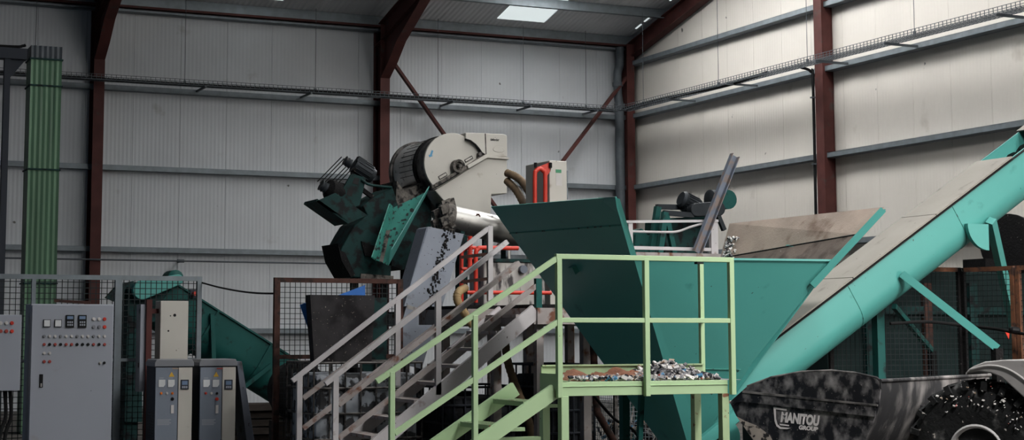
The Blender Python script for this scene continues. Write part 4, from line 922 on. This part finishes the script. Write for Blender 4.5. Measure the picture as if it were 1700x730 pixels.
# residue and shredded scrap lying on the platform
random.seed(21)
m = MB(); nx, ny = 60, 9; x0, x1 = pY(926, 630, 12.6).x, pY(1100, 630, 12.5).x
hh = lambda i, j: (.07+.025*math.sin(i*.19+.6)+.016*math.sin(i*.53+1)+random.uniform(-.006, .006))*min(1, i/8, (nx-1-i)/8)*(j/(ny-1))
vs = [(x0+(x1-x0)*i/(nx-1), YP0+.2+(YP1-.06-YP0-.2)*j/(ny-1), zd+.003+max(0, hh(i, j))) for j in range(ny) for i in range(nx)]
m.add(vs, [(j*nx+i, j*nx+i+1, (j+1)*nx+i+1, (j+1)*nx+i) for j in range(ny-1) for i in range(nx-1)])
vs2 = [(v[0], v[1], zd+.001) for v in vs]; m.add(vs2, [(j*nx+i, (j+1)*nx+i, (j+1)*nx+i+1, j*nx+i+1) for j in range(ny-1) for i in range(nx-1)])
o = m.build('residue_heap', 'soil', smooth=True); o['kind'] = 'stuff'; tag(o, 'low heap of red-brown residue along the rear of the green platform', 'residue')
def flake(m, p, e, n):
    ax = V((random.uniform(-1, 1), random.uniform(-1, 1), random.uniform(-.5, .5))).normalized(); b = ax.orthogonal().normalized(); c = ax.cross(b)
    m.obox(p, ax*e, b*e*random.uniform(.4, .9), c*e*random.uniform(.15, .5))
m = MB()
for i in range(900):
    f = random.random(); heap = random.random() < .6
    if heap:
        x = random.gauss(pY(1115, 630, 12.4).x, .3); x = min(max(x, pY(1010, 630, 12.4).x), xr_-.03); y = random.uniform(YP0+.04, YP1-.04)
        h = .16*math.exp(-((x-pY(1118, 630, 12.4).x)/.24)**2)*min(1, (y-YP0+.02)/.4); z = zd+h*random.uniform(.3, 1)+.006
    else:
        x = random.uniform(xbl+.03, xr_-.05); y = random.uniform(YP0+.04, YP0+.35 if random.random() < .8 else YP1-.05); z = zd+.012+random.uniform(0, .02)
    m.mi = random.choices(range(6), (36, 26, 22, 5, 4, 7))[0]; flake(m, V((x, y, z+.006)), random.uniform(.008, .026), 0)
o = m.build('scrap_flakes', ['bit_w', 'bit_g', 'bit_d', 'bit_b', 'bit_r', 'bit_t']); o['kind'] = 'stuff'; tag(o, 'shredded multicoloured plastic scrap heaped on the green platform', 'scrap')
m = MB(); nx, ny = 26, 10; cx_ = pY(1118, 630, 12.4).x
vs = [(cx_-.5+1.0*i/(nx-1), YP0+.06+(YP1-.07-YP0-.06)*j/(ny-1), zd+.002+.13*math.exp(-((-.5+1.0*i/(nx-1))/.24)**2)*min(1, (.02+.66*j/(ny-1))/.4)*random.uniform(.8, 1.1)) for j in range(ny) for i in range(nx)]
m.add(vs, [(j*nx+i, j*nx+i+1, (j+1)*nx+i+1, (j+1)*nx+i) for j in range(ny-1) for i in range(nx-1)]); o = m.build('scrap_heap', 'bit_g'); o['kind'] = 'stuff'; tag(o, 'grey core of the scrap heap on the green platform', 'scrap')

# ================================================================== teal feed hopper
hp = thing('feed_hopper', 'large teal steel feed hopper with flared side flaps behind the pale green platform', 'hopper', (9, 14.6, 0))
A = pY(1052, 428, 13.3); Bp = pY(1385, 432, 13.3); BF = pY(1143, 742, 14.3)
XB1 = pX(1101, 742, BF.x); BB = V((BF.x, 14.85, BF.z)); BR_ = pY(1166, 730, 14.27)
P1 = pY(1022, 327, 12.97); P2 = pX(815, 343, P1.x)
RF = pY(1468, 345, 13.02); RB = pX(1212, 372, RF.x)
def sheet(poly, nrm, t, name, mat, parent=hp, bevel=0, **k): m = MB(); m.prism(poly, V(nrm)*t); return m.build(name, mat, parent, bevel=bevel, **k)
f1 = P1.lerp(A, .45); kb = .115; b1 = P2.lerp(BB, kb)
inn = V((1, 0, .45)).normalized()
lf = sheet([P1, f1, b1, P2], inn, .012, 'left_flap', 'teal'); lw = sheet([f1, A, BF, BB, b1], inn, .012, 'left_wall', 'teal')
m = MB(); m.bar(f1-inn*.004, b1-inn*.004, .012, .008, inn); m.build('weld_seam', 'teal_dirty', lw)
sheet([A, Bp, pY(1250, 600, 13.83), BR_, BF], (0, 1, .3), .012, 'front_wall', 'teal')
ZW = pY(1200, 612, 13.9); s0 = pY(1170, 612, 13.87); s1 = pY(1229, 613, 13.87)
m = MB(); m.bar(s0-Y3*.005, s1-Y3*.005, .008, .006); m.build('weld_seam', 'teal_dirty', hp)
# right wall with its mud-stained flap, rear wall
zr = Bp.z; RBm = RB.lerp(V((BR_.x, 14.85, BR_.z)), .34)
rin = V((-1, 0, 1)).normalized()
fm0 = RF.lerp(Bp, .52); fm1 = RB.lerp(RBm, .52)
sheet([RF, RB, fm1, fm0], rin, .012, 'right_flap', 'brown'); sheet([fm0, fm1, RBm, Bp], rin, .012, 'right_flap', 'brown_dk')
m = MB(); m.bar(fm0+rin*.014, fm1+rin*.014, .012, .008, rin); m.build('weld_seam', 'gunk', hp)
sheet([RF+V((.02, 0, -.02)), RB+V((.02, 0, -.02)), RBm+V((.02, 0, -.02)), Bp+V((.02, 0, -.02))], rin, .012, 'right_flap_back', 'teal')
sheet([Bp, RBm, V((BR_.x, 14.85, BR_.z)), BR_], rin, .012, 'right_wall', 'teal')
LB = P2.lerp(BB, .42)
sheet([LB, RBm, V((BR_.x, 14.85, BR_.z)), BB], (0, -1, .2), .012, 'rear_wall', 'teal')
# edge flanges
sheet([pY(1019, 327, 12.96), pY(1029, 330, 12.96), pY(1058, 428, 13.28), pY(1048, 428, 13.28)], (0, 1, 0), .015, 'edge_flange', 'teal')
sheet([pY(1463, 344, 13.0), pY(1471, 351, 13.0), pY(1353, 478, 13.38), pY(1345, 470, 13.38)], (0, 1, 0), .015, 'edge_flange', 'teal')
m = MB(); m.bar(A+V((0, -.004, .0)), Bp+V((0, -.004, 0)), .02, .02); m.build('lip', 'teal', hp)
tri = [pP(994, 328, A, (P2-P1).cross(BF-A).normalized())-inn*.004, pY(1021, 327, 12.93), pY(1026, 354, 13.0)-inn*.004]
sheet(tri, (-.3, -.9, .3), .006, 'corner_gusset', 'teal')
# small lug on the shaded wall
q = pP(957, 445, A, (P2-P1).cross(BF-A).normalized()); m = MB(); m.obox(q-inn*.03, V((.03, 0, .02)), V((0, .05, 0)), V((-.02, 0, .035))); m.build('lug', 'teal', hp)
# support legs
for px, Y in ((1066, 14.5),):
    q = pY(px, 655, Y); r_ = pY(px-4, 735, Y); m = MB(); m.bar(V((q.x, Y, q.z+.1)), ext(q, r_, 0), .05, .05, (0, 1, 0)); m.build('leg', 'dkgreen', hp)
for x, y, z in ((BB.x-.32, 15.05, 1.1), (BB.x+.9, 15.2, 1.5)):
    m = MB(); m.box(x-.04, x+.04, y-.04, y+.04, 0, z); m.build('leg', 'dkgreen', hp) if y > 14 else None
# scrap stuck inside the hopper's rear corner
random.seed(5); m = MB()
for i in range(160):
    f = random.random(); q = RB.lerp(RBm, .2+.8*random.random()).lerp(RF.lerp(Bp, .8), .03+.1*random.random()**2)+rin*.02; m.mi = random.randrange(3); flake(m, q, random.uniform(.008, .025), 0)
o = m.build('stuck_scrap', ['bit_w', 'bit_g', 'bit_d'], hp, kind='stuff')

# ================================================================== teal inclined screw conveyor on the right
cv = thing('screw_conveyor', 'long bright teal inclined screw conveyor rising from the hopper to the right', 'conveyor', (11, 14.575, 0))
YN2 = 14.3; e0 = pY(1270, 573, YN2); e1 = pY(1700, 246, YN2); dv = (e1-e0)/(e1.x-e0.x)
at_ = lambda x: e0+dv*(x-e0.x)
a = at_(8.8)+Y3*.275; b = at_(15.4)+Y3*.275
m = MB(); d, s, u = trough(m, a, b, .55, .58, 16); s = s if s.y > 0 else -s; tr2 = m.build('trough', 'teal', cv, smooth=True)
for k in (.3, .52, .74):                      # welded joints between trough lengths
    p = a+(b-a)*k; m = MB(); prof = [-s*.2765]+[-s*.2765*math.cos(math.pi*i/12)-u*(.305+.2765*math.sin(math.pi*i/12)) for i in range(13)]+[s*.2765]
    m.tube([p+v for v in prof], .004, 5); m.build('weld_ring', 'teal_dirty', tr2)
for x0, x1 in ((9.75, 10.85), (10.86, 12.0), (12.01, 13.12), (13.75, 15.4)):
    p = at_(x0)+Y3*.275+u*.012; q = at_(x1)+Y3*.275+u*.012; m = MB(); m.obox((p+q)/2, (q-p)/2, s*.3, u*.008); m.build('lid_plate', 'lid', cv)
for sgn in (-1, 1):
    m = MB(); p = a+s*.29*sgn-u*.012; q = b+s*.29*sgn-u*.012; m.obox((p+q)/2, (q-p)/2, s*.02, u*.006); m.build('rim_shadow_strip', 'rubber', cv)  # rim strip coloured black to draw the shadow gap under the lids
# screw showing in the open length near the upper end
m = MB(); ps = []
n = 140
for i in range(n):
    an = i*math.pi/8; t_ = i/n; c = at_(12.6+1.6*t_)+Y3*.275-u*.3; ps.append((c, c+(s*math.cos(an)+u*math.sin(an))*.24))
m.add([p for q in ps for p in q], [(2*i, 2*i+1, 2*i+3, 2*i+2) for i in range(n-1)])
m.cyl(at_(12.6)+Y3*.275-u*.3, at_(14.2)+Y3*.275-u*.3, .04, 8); m.build('screw', 'steel_d', cv)
# saddle plates, leaning leg, braces
def quarter(cx, cy, r, Y, a0, a1, n=10): c = pY(cx, cy, Y); R_ = (pY(cx+r, cy, Y)-c).length; return [c]+[c+V((math.cos(t), 0, math.sin(t)))*R_ for t in [math.radians(a0+(a1-a0)*i/n) for i in range(n+1)]]
m = MB(); m.prism(quarter(1641, 372, 34, YN2-.06, 180, 270), (0, .05, 0)); m.build('saddle_plate', 'teal', cv)
m = MB(); m.prism(quarter(1204, 726, 25, YN2-.35, -70, 90), (0, .05, 0)); m.build('saddle_plate', 'teal', cv)
m = MB(); m.prism(PY([(1164, 726), (1232, 672), (1238, 690), (1170, 745)], YN2-.3), (0, .06, 0)); m.build('foot_bracket', 'teal', cv)
t0 = pY(1645, 366, YN2-.04); t1 = pY(1662, 442, 14.66); t2 = ext(t0, t1, 0); m = MB(); m.bar(t0, t2, .09, .09, (0, 1, 0)); m.build('leg', 'teal', cv)
p = pY(1497, 454, YN2-.03); q = pY(1656, 578, 13.7); m = MB(); m.bar(p, q, .045, .085, (0, 0, 1)); m.build('brace', 'teal', cv)
m = MB(); m.box(q.x-.05, q.x+.05, q.y-.03, q.y+.05, 0, q.z); m.build('brace_foot', 'gunk', cv)
p = pY(1484, 508, 14.75); q = pY(1547, 582, 15.5); m = MB(); m.bar(p, q, .05, .06, (0, 0, 1)); m.build('brace', 'dkgreen', cv)
m = MB(); m.box(q.x-.04, q.x+.04, q.y-.04, q.y+.04, 0, q.z); m.build('brace_foot', 'gunk', cv)
for px in (1440,):
    q = pY(px, 540, 14.9); m = MB(); m.box(q.x-.05, q.x+.05, 14.66, 14.76, 0, q.z+.2); m.build('leg', 'dkgreen', cv)

# ================================================================== rusty mesh fence on the right
ff = thing('mesh_fence', 'rusty framed mesh fence behind the teal conveyor', 'fence', (12, 15, 0))
C0 = pY(1375, 520, 14.98); C1 = pY(1596, 520, 14.98); C2 = pY(1686, 520, 14.22); C3 = C2+(C2-C1)*1.6
zf = pY(1600, 444, 14.95).z; zf2 = pY(1686, 441, 14.22).z
def fpanel(p, q, z0, z1, wires=.06, mat='rust'):
    p = V((p.x, p.y, 0)); q = V((q.x, q.y, 0)); dd = (q-p).normalized(); w = .05
    for c, mat in ((p+dd*w/2, mat if mat != 'mixed' else 'gunk'), (q-dd*w/2, mat if mat != 'mixed' else 'rust')): m = MB(); m.obox(c+Z3*z0/2, dd*w/2, V((-dd.y, dd.x, 0))*.02, Z3*z0/2); m.build('post', mat, ff)
    m = MB(); m.bar(p+dd*w+Z3*(z0-.025), q-dd*w+Z3*(z0-.025), .04, .05); m.build('top_rail', 'rust', ff)
    m = MB(); m.bar(p+dd*w+Z3*.1, q-dd*w+Z3*.1, .04, .05); m.build('bottom_rail', 'rust', ff)
    m = MB(); wiremesh(m, p+dd*w+Z3*.1, q-p-dd*2*w, Z3*(z0-.13), wires, wires, .0028); m.build('wire_mesh', 'wire', ff)
fpanel(C0, C1, zf, zf, mat='gunk'); fpanel(C1+(C2-C1).normalized()*.02, C2, zf2, zf2, mat='mixed'); fpanel(C2+(C2-C1).normalized()*.03, C3, zf2, zf2)
# thick black cable run along that fence with a red tag
P = [pY(1478, 537, 14.9), pY(1540, 534, 14.9), pY(1600, 540, 14.85), pY(1655, 546, 14.4), pY(1686, 552, 14.12), pY(1720, 556, 13.8)]
t = thing('fence_cable', 'black cable tied along the rusty mesh fence with a red tag', 'cable', P[3])
m = MB(); m.tube(smoothpath(P, 6), .018, 8); m.build('cable', 'rubber', t, smooth=True)
m = MB(); q = pY(1676, 547, 14.1); m.lathe(q, (1, -.3, -.1), [(0, .02), (.02, .04), (.1, .04), (.12, .02)], 10); m.build('connector', 'black', t)
m = MB(); m.prism(PY([(1669, 551), (1676, 553), (1675, 563)], 14.08), (0, .004, 0)); m.build('tag', 'red', t)
# dark machine behind the fence
dm_ = thing('dark_machine', 'dark green shredder housing with a black drum behind the rusty mesh fence', 'machine', (14, 18, 0))
YM = 17.2
x0 = pY(1372, 520, YM).x; x1 = 19*1.0; x1 = min(x1, 17.6)
m = MB(); m.box(x0, x1, YM, YM+2.0, .15, pY(1560, 450, YM).z); bd = m.build('housing', 'dkgreen_k', dm_, bevel=.02)
for px in (1437, 1535, 1610): q = pY(px, 500, YM); m = MB(); m.box(q.x-.06, q.x+.06, YM-.08, YM, 0, pY(px, 470, YM).z); m.build('upright', 'rust_dk' if px == 1535 else 'dkgreen_d', dm_)
q = pY(1500, 515, YM); m = MB(); m.box(x0, x1, YM-.06, YM, q.z-.05, q.z+.05); m.build('cross_beam', 'dkgreen_d', dm_)
for px in (1390, 1690): q = pY(px, 600, YM); m = MB(); m.box(q.x-.1, q.x+.1, YM+.2, YM+1.8, 0, .15); m.build('skid', 'gunk', dm_)
q = pY(1672, 405, YM+.1); m = MB(); m.lathe((q.x, YM+.1, q.z), (1, .35, 0), [(0, .3), (.02, .42), (.08, .42), (.1, .36), (1.6, .36), (1.62, .2)], 28); m.build('drum', 'gunk', dm_, smooth=True)
m = MB(); q2 = pY(1650, 445, YM+.1); m.box(q2.x-.1, q2.x+1.4, YM+.15, YM+.6, pY(1560, 450, YM).z, q.z-.2); m.build('drum_cradle', 'gunk', dm_)

# ================================================================== rear platform with guard rail, drive unit and leaning beam
YK = 17.0; zk = pY(1120, 421, YK).z
rk = thing('rear_platform', 'small grey platform with a bent guard rail behind the teal hopper', 'platform', (10, YK+.5, ZD))
xa2 = pY(1030, 400, YK).x; xb2 = pY(1190, 400, YK).x
m = MB(); m.box(xa2-.1, xb2+.05, YK-.2, YK+1.1, zk-.06, zk); m.build('deck_plate', 'greyrust', rk)
for x in (xa2, xb2):
    for y in (YK+.05, YK+1.0): m = MB(); m.box(x-.05, x+.05, y-.04, y+.04, ZD, zk-.06); m.build('leg', 'greyrust', rk)
post(1184, 366, YK, .1, zk, rk, 'greyp', d=.06); post(1045, 367, YK, .06, zk, rk, 'greyp')
m = MB(); m.bar(pY(1036, 368, YK-.02), pY(1191, 366.5, YK-.02), .05, .03); m.build('top_rail', 'greyp', rk)
m = MB(); m.tube(smoothpath([pY(1045, 384, YK), pY(1100, 385, YK), pY(1125, 384, YK), pY(1145, 377, YK-.02), pY(1166, 371, YK-.02)], 6), .014, 8); m.build('bent_rail', 'greyp', rk)
m = MB(); m.bar(pY(1050, 411, YK), pY(1180, 414, YK), .04, .04); m.build('low_rail', 'greyp', rk)
q = pY(1157, 414, 16.9); r_ = pY(1218, 258, 16.9); q = ext(q, r_, zk+.022)
bm_ = MB(); dd = (r_-q).normalized(); n_ = V((dd.z, 0, -dd.x))
bm_.obox((q+r_)/2, (r_-q)/2, n_*.05, Y3*.005)
for s_ in (-1, 1): bm_.obox((q+r_)/2+n_*.05*s_-Y3*.03, (r_-q)/2, n_*.005, Y3*.035)
tag(bm_.build('leaning_channel', 'beam_b'), 'worn blue-grey steel channel leaning upright against the bent guard rail', 'beam')
# drive unit
YU = 19.8
du_ = thing('drive_unit', 'green A-frame drive with dark motors and a belt guard behind the rear platform', 'machine', (pY(1140, 420, YU).x, YU+.4, 0))
def member(p, q, w, mat, nm='frame_bar', Y=YU, to_floor=False):
    A_ = pY(*p, Y); B_ = pY(*q, Y); B_ = ext(A_, B_, 0) if to_floor else B_; m = MB(); m.bar(A_, B_, w, w, (0, 1, 0)); m.build(nm, mat, du_)
member((1092, 343), (1080, 425), .08, 'dkgreen', 'leg', to_floor=True); member((1104, 352), (1094, 425), .08, 'dkgreen', 'leg', YU-.25, True); member((1105, 354), (1119, 420), .07, 'dkgreen', 'leg', YU-.25, True)
member((1090, 343), (1140, 344), .07, 'motor'); member((1102, 353), (1150, 357), .07, 'motor', Y=YU-.25)
member((1178, 357), (1168, 420), .08, 'motor', 'leg', to_floor=True); member((1192, 358), (1202, 382), .06, 'motor')
m = MB(); m.prism(PY([(1106, 362), (1186, 358), (1190, 392), (1168, 425), (1104, 425)], YU+.1), (0, .6, 0)); m.build('gear_housing', 'dkgreen_d', du_)
A_ = pY(1130, 329, YU-.1); B_ = pY(1160, 344, YU-.1); dd = B_-A_; L_ = dd.length
m = MB(); m.lathe(A_, dd, [(0, .03), (.0, .1), (.04, .125), (.06, .11), (L_*.8, .11), (L_*.82, .125), (L_, .1)], 20); mo = m.build('motor', 'motor', du_, smooth=True)
ax = dd.normalized(); e1_ = ax.orthogonal().normalized(); e2_ = ax.cross(e1_); m = MB()
for i in range(18): an = 2*math.pi*i/18; q = e1_*math.cos(an)+e2_*math.sin(an); m.bar(A_+dd*.25+q*.112, A_+dd*.78+q*.112, .006, .02, q)
m.build('cooling_fins', 'motor', mo, kind='stuff')
m = MB(); m.obox(A_+dd*.5-V((0, 0, .13)), dd*.35, V((0, .1, 0)), V((0, 0, .02))); m.build('motor_foot', 'motor', du_)
c0 = pY(1157, 348, YU-.3); c1 = pY(1194, 346, YU-.3)
m = MB(); m.prism(stadium(c0, .095, c1, .105), (0, .13, 0)); m.build('belt_guard', 'motor', du_, bevel=.012)
q = pY(1190, 331, YU+.1); m = MB(); m.lathe((q.x-.15, YU+.1, q.z), (1, .1, 0), [(0, .1), (.03, .14), (.26, .14), (.3, .1)], 18); m.build('motor', 'motor', du_, smooth=True)
m = MB(); q = pY(1205, 332, YU+.1); m.lathe((q.x-.03, YU-.02, q.z), (0, 1, 0), [(0, .14), (.2, .14)], 18); m.build('fan_cowl', 'dkgreen', du_, smooth=True)
# green pipework left of it
for i, (px, py, r) in enumerate(((1064, 395, .1), (1075, 405, .13), (1060, 410, .09))):
    pass
m = MB(); m.prism(PY([(1052, 430), (1056, 388), (1066, 378), (1078, 392), (1092, 388), (1096, 430)], YU+.4), (0, .4, 0)); m.build('side_housing', 'dkgreen', du_, bevel=.02)

# ================================================================== things under and behind the platforms
q = pY(950, 545, 18.9); m = MB(); m.box(q.x-.03, q.x+.03, 18.9, 18.96, 0, ZD-.23); tag(m.build('ochre_post', 'ochre'), 'slim ochre painted post under the machine deck', 'post')
P = [pY(985, 640, 16.6), pY(990, 668, 16.5), pY(998, 695, 16.4), pY(1018, 730, 16.4), pY(1035, 765, 16.4), pY(1060, 812, 16.4)]; P[-1].z = .05; P[0] = V((P[0].x, 16.6, ZD-.3))
m = MB(); m.tube(smoothpath(P, 8), .04, 10, ribs=1.1); tag(m.build('drain_hose', 'rust_dk', smooth=True), 'dark rusty hose curving down beneath the pale green platform', 'hose')
P = [pY(978, 640, 15.9), pY(985, 655, 15.7), pY(1020, 695, 15.6), pY(1058, 722, 15.5), pY(1090, 770, 15.5)]; P[-1].z = .02
m = MB(); m.tube(smoothpath(P, 8), .016, 8); tag(m.build('floor_cable', 'rubber', smooth=True), 'black cable drooping across under the pale green platform', 'cable')
t = thing('mesh_crate', 'dark wire mesh crate of scrap behind the pale green platform', 'crate', (pY(1040, 690, 16.9).x, 17.2, 0))
x0 = pY(1022, 690, 16.9).x; x1 = x0+.75; zc = pY(1040, 655, 16.9).z
m = MB(); wiremesh(m, (x0, 16.9, .1), (x1-x0, 0, 0), (0, 0, zc-.1), .05, .05, .003); m.build('front_mesh', 'galv', t)
m = MB(); wiremesh(m, (x0, 16.9, .1), (0, .6, 0), (0, 0, zc-.1), .05, .05, .003); m.build('side_mesh', 'galv', t)
for x in (x0, x1):
    for y in (16.9, 17.5): m = MB(); m.box(x-.02, x+.02, y-.02, y+.02, 0, zc+.02); m.build('corner_post', 'steel_d', t)
m = MB(); m.box(x0, x1, 16.93, 17.47, .08, .12); m.build('base', 'gunk', t)
m = MB(); random.seed(9)
for i in range(220): m.mi = random.choices(range(4), (4, 3, 6, 1))[0]; flake(m, V((random.uniform(x0+.04, x1-.04), random.uniform(16.95, 17.45), .14+random.random()**1.5*.5)), random.uniform(.02, .05), 0)
m.build('scrap_filling', ['bit_g', 'bit_t', 'bit_d', 'bit_b'], t, kind='stuff')

# ================================================================== telehandler nosing in on the right
PH = math.radians(63)
hv = V((-math.cos(PH), math.sin(PH), 0)); rv = V((math.sin(PH), math.cos(PH), 0)); nl = -rv     # heading, vehicle right, outer normal of its left side
WR = .65
wc = pZ(1622, 752, WR)                       # hub of the front left wheel, outer face
te = thing('telehandler', 'black and grey telehandler with a dusty lettered bucket beside the teal conveyor', 'telehandler', (wc.x, wc.y, 0))
cp0 = wc-nl*.0
def pc(x, y, off=0): return pP(x, y, cp0+nl*off, nl)
# bucket cheek outline (tip, worn lower edge, curved back, top edge)
out = [(1211, 667), (1222, 690), (1248, 728), (1285, 770), (1330, 795), (1375, 792), (1412, 770), (1437, 730), (1450, 700), (1459, 672), (1462, 645), (1461, 632), (1455, 627), (1420, 619), (1380, 615), (1330, 617), (1280, 626), (1240, 641)]
ck = [pc(*p) for p in out]
m = MB(); m.prism(ck, -nl*.02); bk = m.build('bucket_cheek', 'bucket', te, bevel=.004)
W_ = 2.6
m = MB(); m.prism([p-nl*(W_-.02) for p in ck[:12]], nl*.02); m.build('bucket_cheek', 'bucket', te)
cen = sum((p for p in ck), V((0, 0, 0)))/len(ck)
low = ck[:12]; th = [(cen-p).normalized()*.014 for p in low]
sh = MB(); sh.strip([p-nl*.021 for p in low], -nl*(W_-.042), th); sh.build('bucket_shell', 'bucket_dust', te, smooth=True)
m = MB(); q0, q1 = ck[0], ck[1]; m.prism([pc(1223, 691, .004), pc(1236, 698, .004), pc(1256, 706, .004), pc(1278, 722, .004), pc(1290, 745, .004), pc(1262, 745, .004)], nl*.003); m.build('worn_edge', 'bucket_worn', bk)
m = MB(); m.prism([pc(1234, 649, .001), pc(1456, 672, .001), pc(1454, 692, .001), pc(1236, 667, .001), pc(1222, 668, .001)], nl*.014); m.build('cheek_stiffener', 'bucket', te, bevel=.003)
m = MB(); m.prism([pc(1234, 648, .0), pc(1458, 671, .0), pc(1458, 674, .0), pc(1234, 651.5, .0)], nl*.02); m.build('stiffener_edge', 'bucket_dust', te)
m = MB(); m.tube([p+nl*.0-nl*.01 for p in ck[10:18]], .012, 8); m.build('top_bead', 'bucket_dust', te, smooth=True)
m = MB(); m.cyl(ck[11], ck[11]-nl*W_, .018, 10); m.build('rear_lip', 'bucket_dust', te, smooth=True)
m = MB(); m.cyl(ck[0]-nl*0, ck[0]-nl*W_, .014, 8); m.build('cutting_edge', 'bucket_worn', te)
# lettering on the cheek
xd = (pc(1360, 690, .002)-pc(1298, 683.5, .002)).normalized(); yd = nl.cross(xd); yd = yd if yd.z > 0 else -yd
L_ = lambda a, b: (pc(*a)-pc(*b)).length
o_ = pc(1295.5, 700.5, .003); text_mesh('lettering', 'MANITOU', 'decal', o_, xd, yd, L_((1295, 700), (1360, 707)), L_((1296, 683), (1296, 701)), bk, bold=.055, shear=.15)
o_ = pc(1326, 712.5, .003); text_mesh('lettering', 'GROUP', 'decal', o_, xd, yd, L_((1326, 712), (1358, 716)), L_((1326, 706), (1326, 713.5)), bk, bold=.06, shear=.15)
lg = [(1284, 675), (1306, 678.5), (1306, 681.5), (1288, 679), (1288.5, 695), (1291, 704), (1296, 708.5), (1313, 710), (1307, 712), (1295, 711.5), (1289, 707), (1286, 699)]
m = MB(); m.prism([pc(x, y, .003) for x, y in lg], nl*.001); m.build('logo_mark', 'decal', bk)
m = MB(); m.prism([pc(x, y, .003) for x, y in [(1294, 703), (1310, 705), (1310, 707.2), (1295, 705.5)]], nl*.001); m.build('logo_mark', 'decal', bk)
# quick hitch, boom and chassis behind the bucket
bc = ck[9]-nl*W_/2
m = MB(); m.obox(bc-hv*.12-Z3*.25, hv*.1, rv*.45, Z3*.22); m.build('quick_hitch', 'bucket', te)
m = MB(); m.bar(bc-hv*.2-Z3*.3, bc-hv*2.4-Z3*.25, .3, .3); m.build('boom', 'bucket', te)
hub = wc
m = MB(); m.obox(hub-nl*1.05-hv*1.3+Z3*.05, hv*1.5, rv*.42, Z3*.22); m.build('chassis', 'bucket', te, bevel=.02)
m = MB(); m.cyl(hub-nl*.3, hub-nl*1.9, .09, 12); m.build('axle', 'bucket', te)
# wheels: tyre with lugs, dished rim
def wheel(c, out_n, flip=1):
    m = MB(); n = 40; w = .36
    m.lathe(c, -out_n, [(0.02, WR*.36), (0, WR*.5), (0.0, WR*.8), (.03, WR*.9), (.07, WR*.95), (w-.07, WR*.95), (w-.03, WR*.9), (w, WR*.8), (w, WR*.5), (w-.02, WR*.36)], n)
    ty = m.build('tyre', 'tyre', te, smooth=True)
    m = MB()
    for i in range(22):
        an = 2*math.pi*i/22
        for half in (0, 1):
            an2 = an+(math.pi/22 if half else 0); e = hv*math.cos(an2)+Z3*math.sin(an2); tg = -hv*math.sin(an2)+Z3*math.cos(an2)
            p = c+e*WR*.955-out_n*(.015 if not half else w-.015); q = c+(e+tg*.16).normalized()*WR*.965-out_n*(w*.5); m.bar(p, q, .05, .02, e)
            if not half: m.bar(c+e*WR*.84+out_n*.006, c+e*WR*.96+out_n*.0, .05, .03, out_n)
    m.build('tread_lugs', 'tyre', ty, kind='stuff')
    m = MB(); m.lathe(c-out_n*.01, out_n, [(-.2, WR*.3), (-.12, WR*.3), (-.1, WR*.3), (.0, WR*.36), (.02, WR*.385), (.03, WR*.36), (-.05, WR*.3), (-.06, WR*.16), (.02, WR*.14), (.03, WR*.05)], 36); rm = m.build('rim', 'rim', te, smooth=True)
    for i in range(8):
        an = 2*math.pi*i/8; e = hv*math.cos(an)+Z3*math.sin(an); m = MB(); m.cyl(c+e*WR*.23-out_n*.07, c+e*WR*.23-out_n*.03, .015, 6); m.build('wheel_nut', 'steel_d', rm)
wheel(hub+nl*.0, nl); wheel(hub-nl*1.95, -nl); wheel(hub-hv*2.5, nl); wheel(hub-hv*2.5-nl*1.95, -nl)
# front fender: crescent side skirt with a curved top shell
tp_ = [(1603, 619), (1609, 612), (1617, 607), (1635, 600), (1666, 597), (1700, 597), (1735, 605), (1768, 628), (1790, 660), (1800, 700)]
bt_ = [(1760, 745), (1745, 705), (1725, 680), (1700, 660), (1678, 640), (1662, 626), (1645, 619), (1625, 616)]
m = MB(); m.prism([pc(x, y, .05) for x, y in tp_+bt_], -nl*.03); m.build('fender_skirt', 'fender', te, bevel=.01)
pr_ = [pc(x, y, .02) for x, y in tp_]; m = MB(); m.strip(pr_, -nl*.5, [(hub-p).normalized()*.015 for p in pr_]); m.build('fender_shell', 'fender', te, smooth=True)
m = MB(); m.tube(smoothpath([pc(x, y, .05) for x, y in ((1612, 613), (1640, 607), (1668, 611), (1695, 626), (1722, 652), (1745, 690))], 5), .012, 8); m.build('fender_ridge', 'fender', te, smooth=True)
m = MB(); m.bar(pr_[4]-nl*.4-Z3*.02, hub-nl*.6, .05, .05); m.build('fender_stay', 'bucket', te)
# loose scrap clinging to the tyre and bucket back
random.seed(4); m = MB()
for i in range(70):
    an = random.uniform(math.radians(50), math.radians(150)); r = WR*random.uniform(.6, .93); e = hv*math.cos(an)+Z3*math.sin(an); m.mi = random.choices(range(4), (8, 3, 1, 1))[0]; flake(m, hub+e*r+nl*.012, random.uniform(.003, .012), 0)
m.build('clinging_scrap', ['bit_w', 'bit_g', 'bit_t', 'bit_r'], te, kind='stuff')
# cab and counterweight of the machine, beyond the frame
m = MB(); m.obox(hub-nl*.55-hv*1.4+Z3*.95, hv*.6, rv*.4, Z3*.75); m.build('cab', 'bucket', te, bevel=.06)
m = MB(); m.obox(hub-nl*1.0-hv*3.1+Z3*.35, hv*.5, rv*.75, Z3*.4); m.build('counterweight', 'bucket', te, bevel=.06)
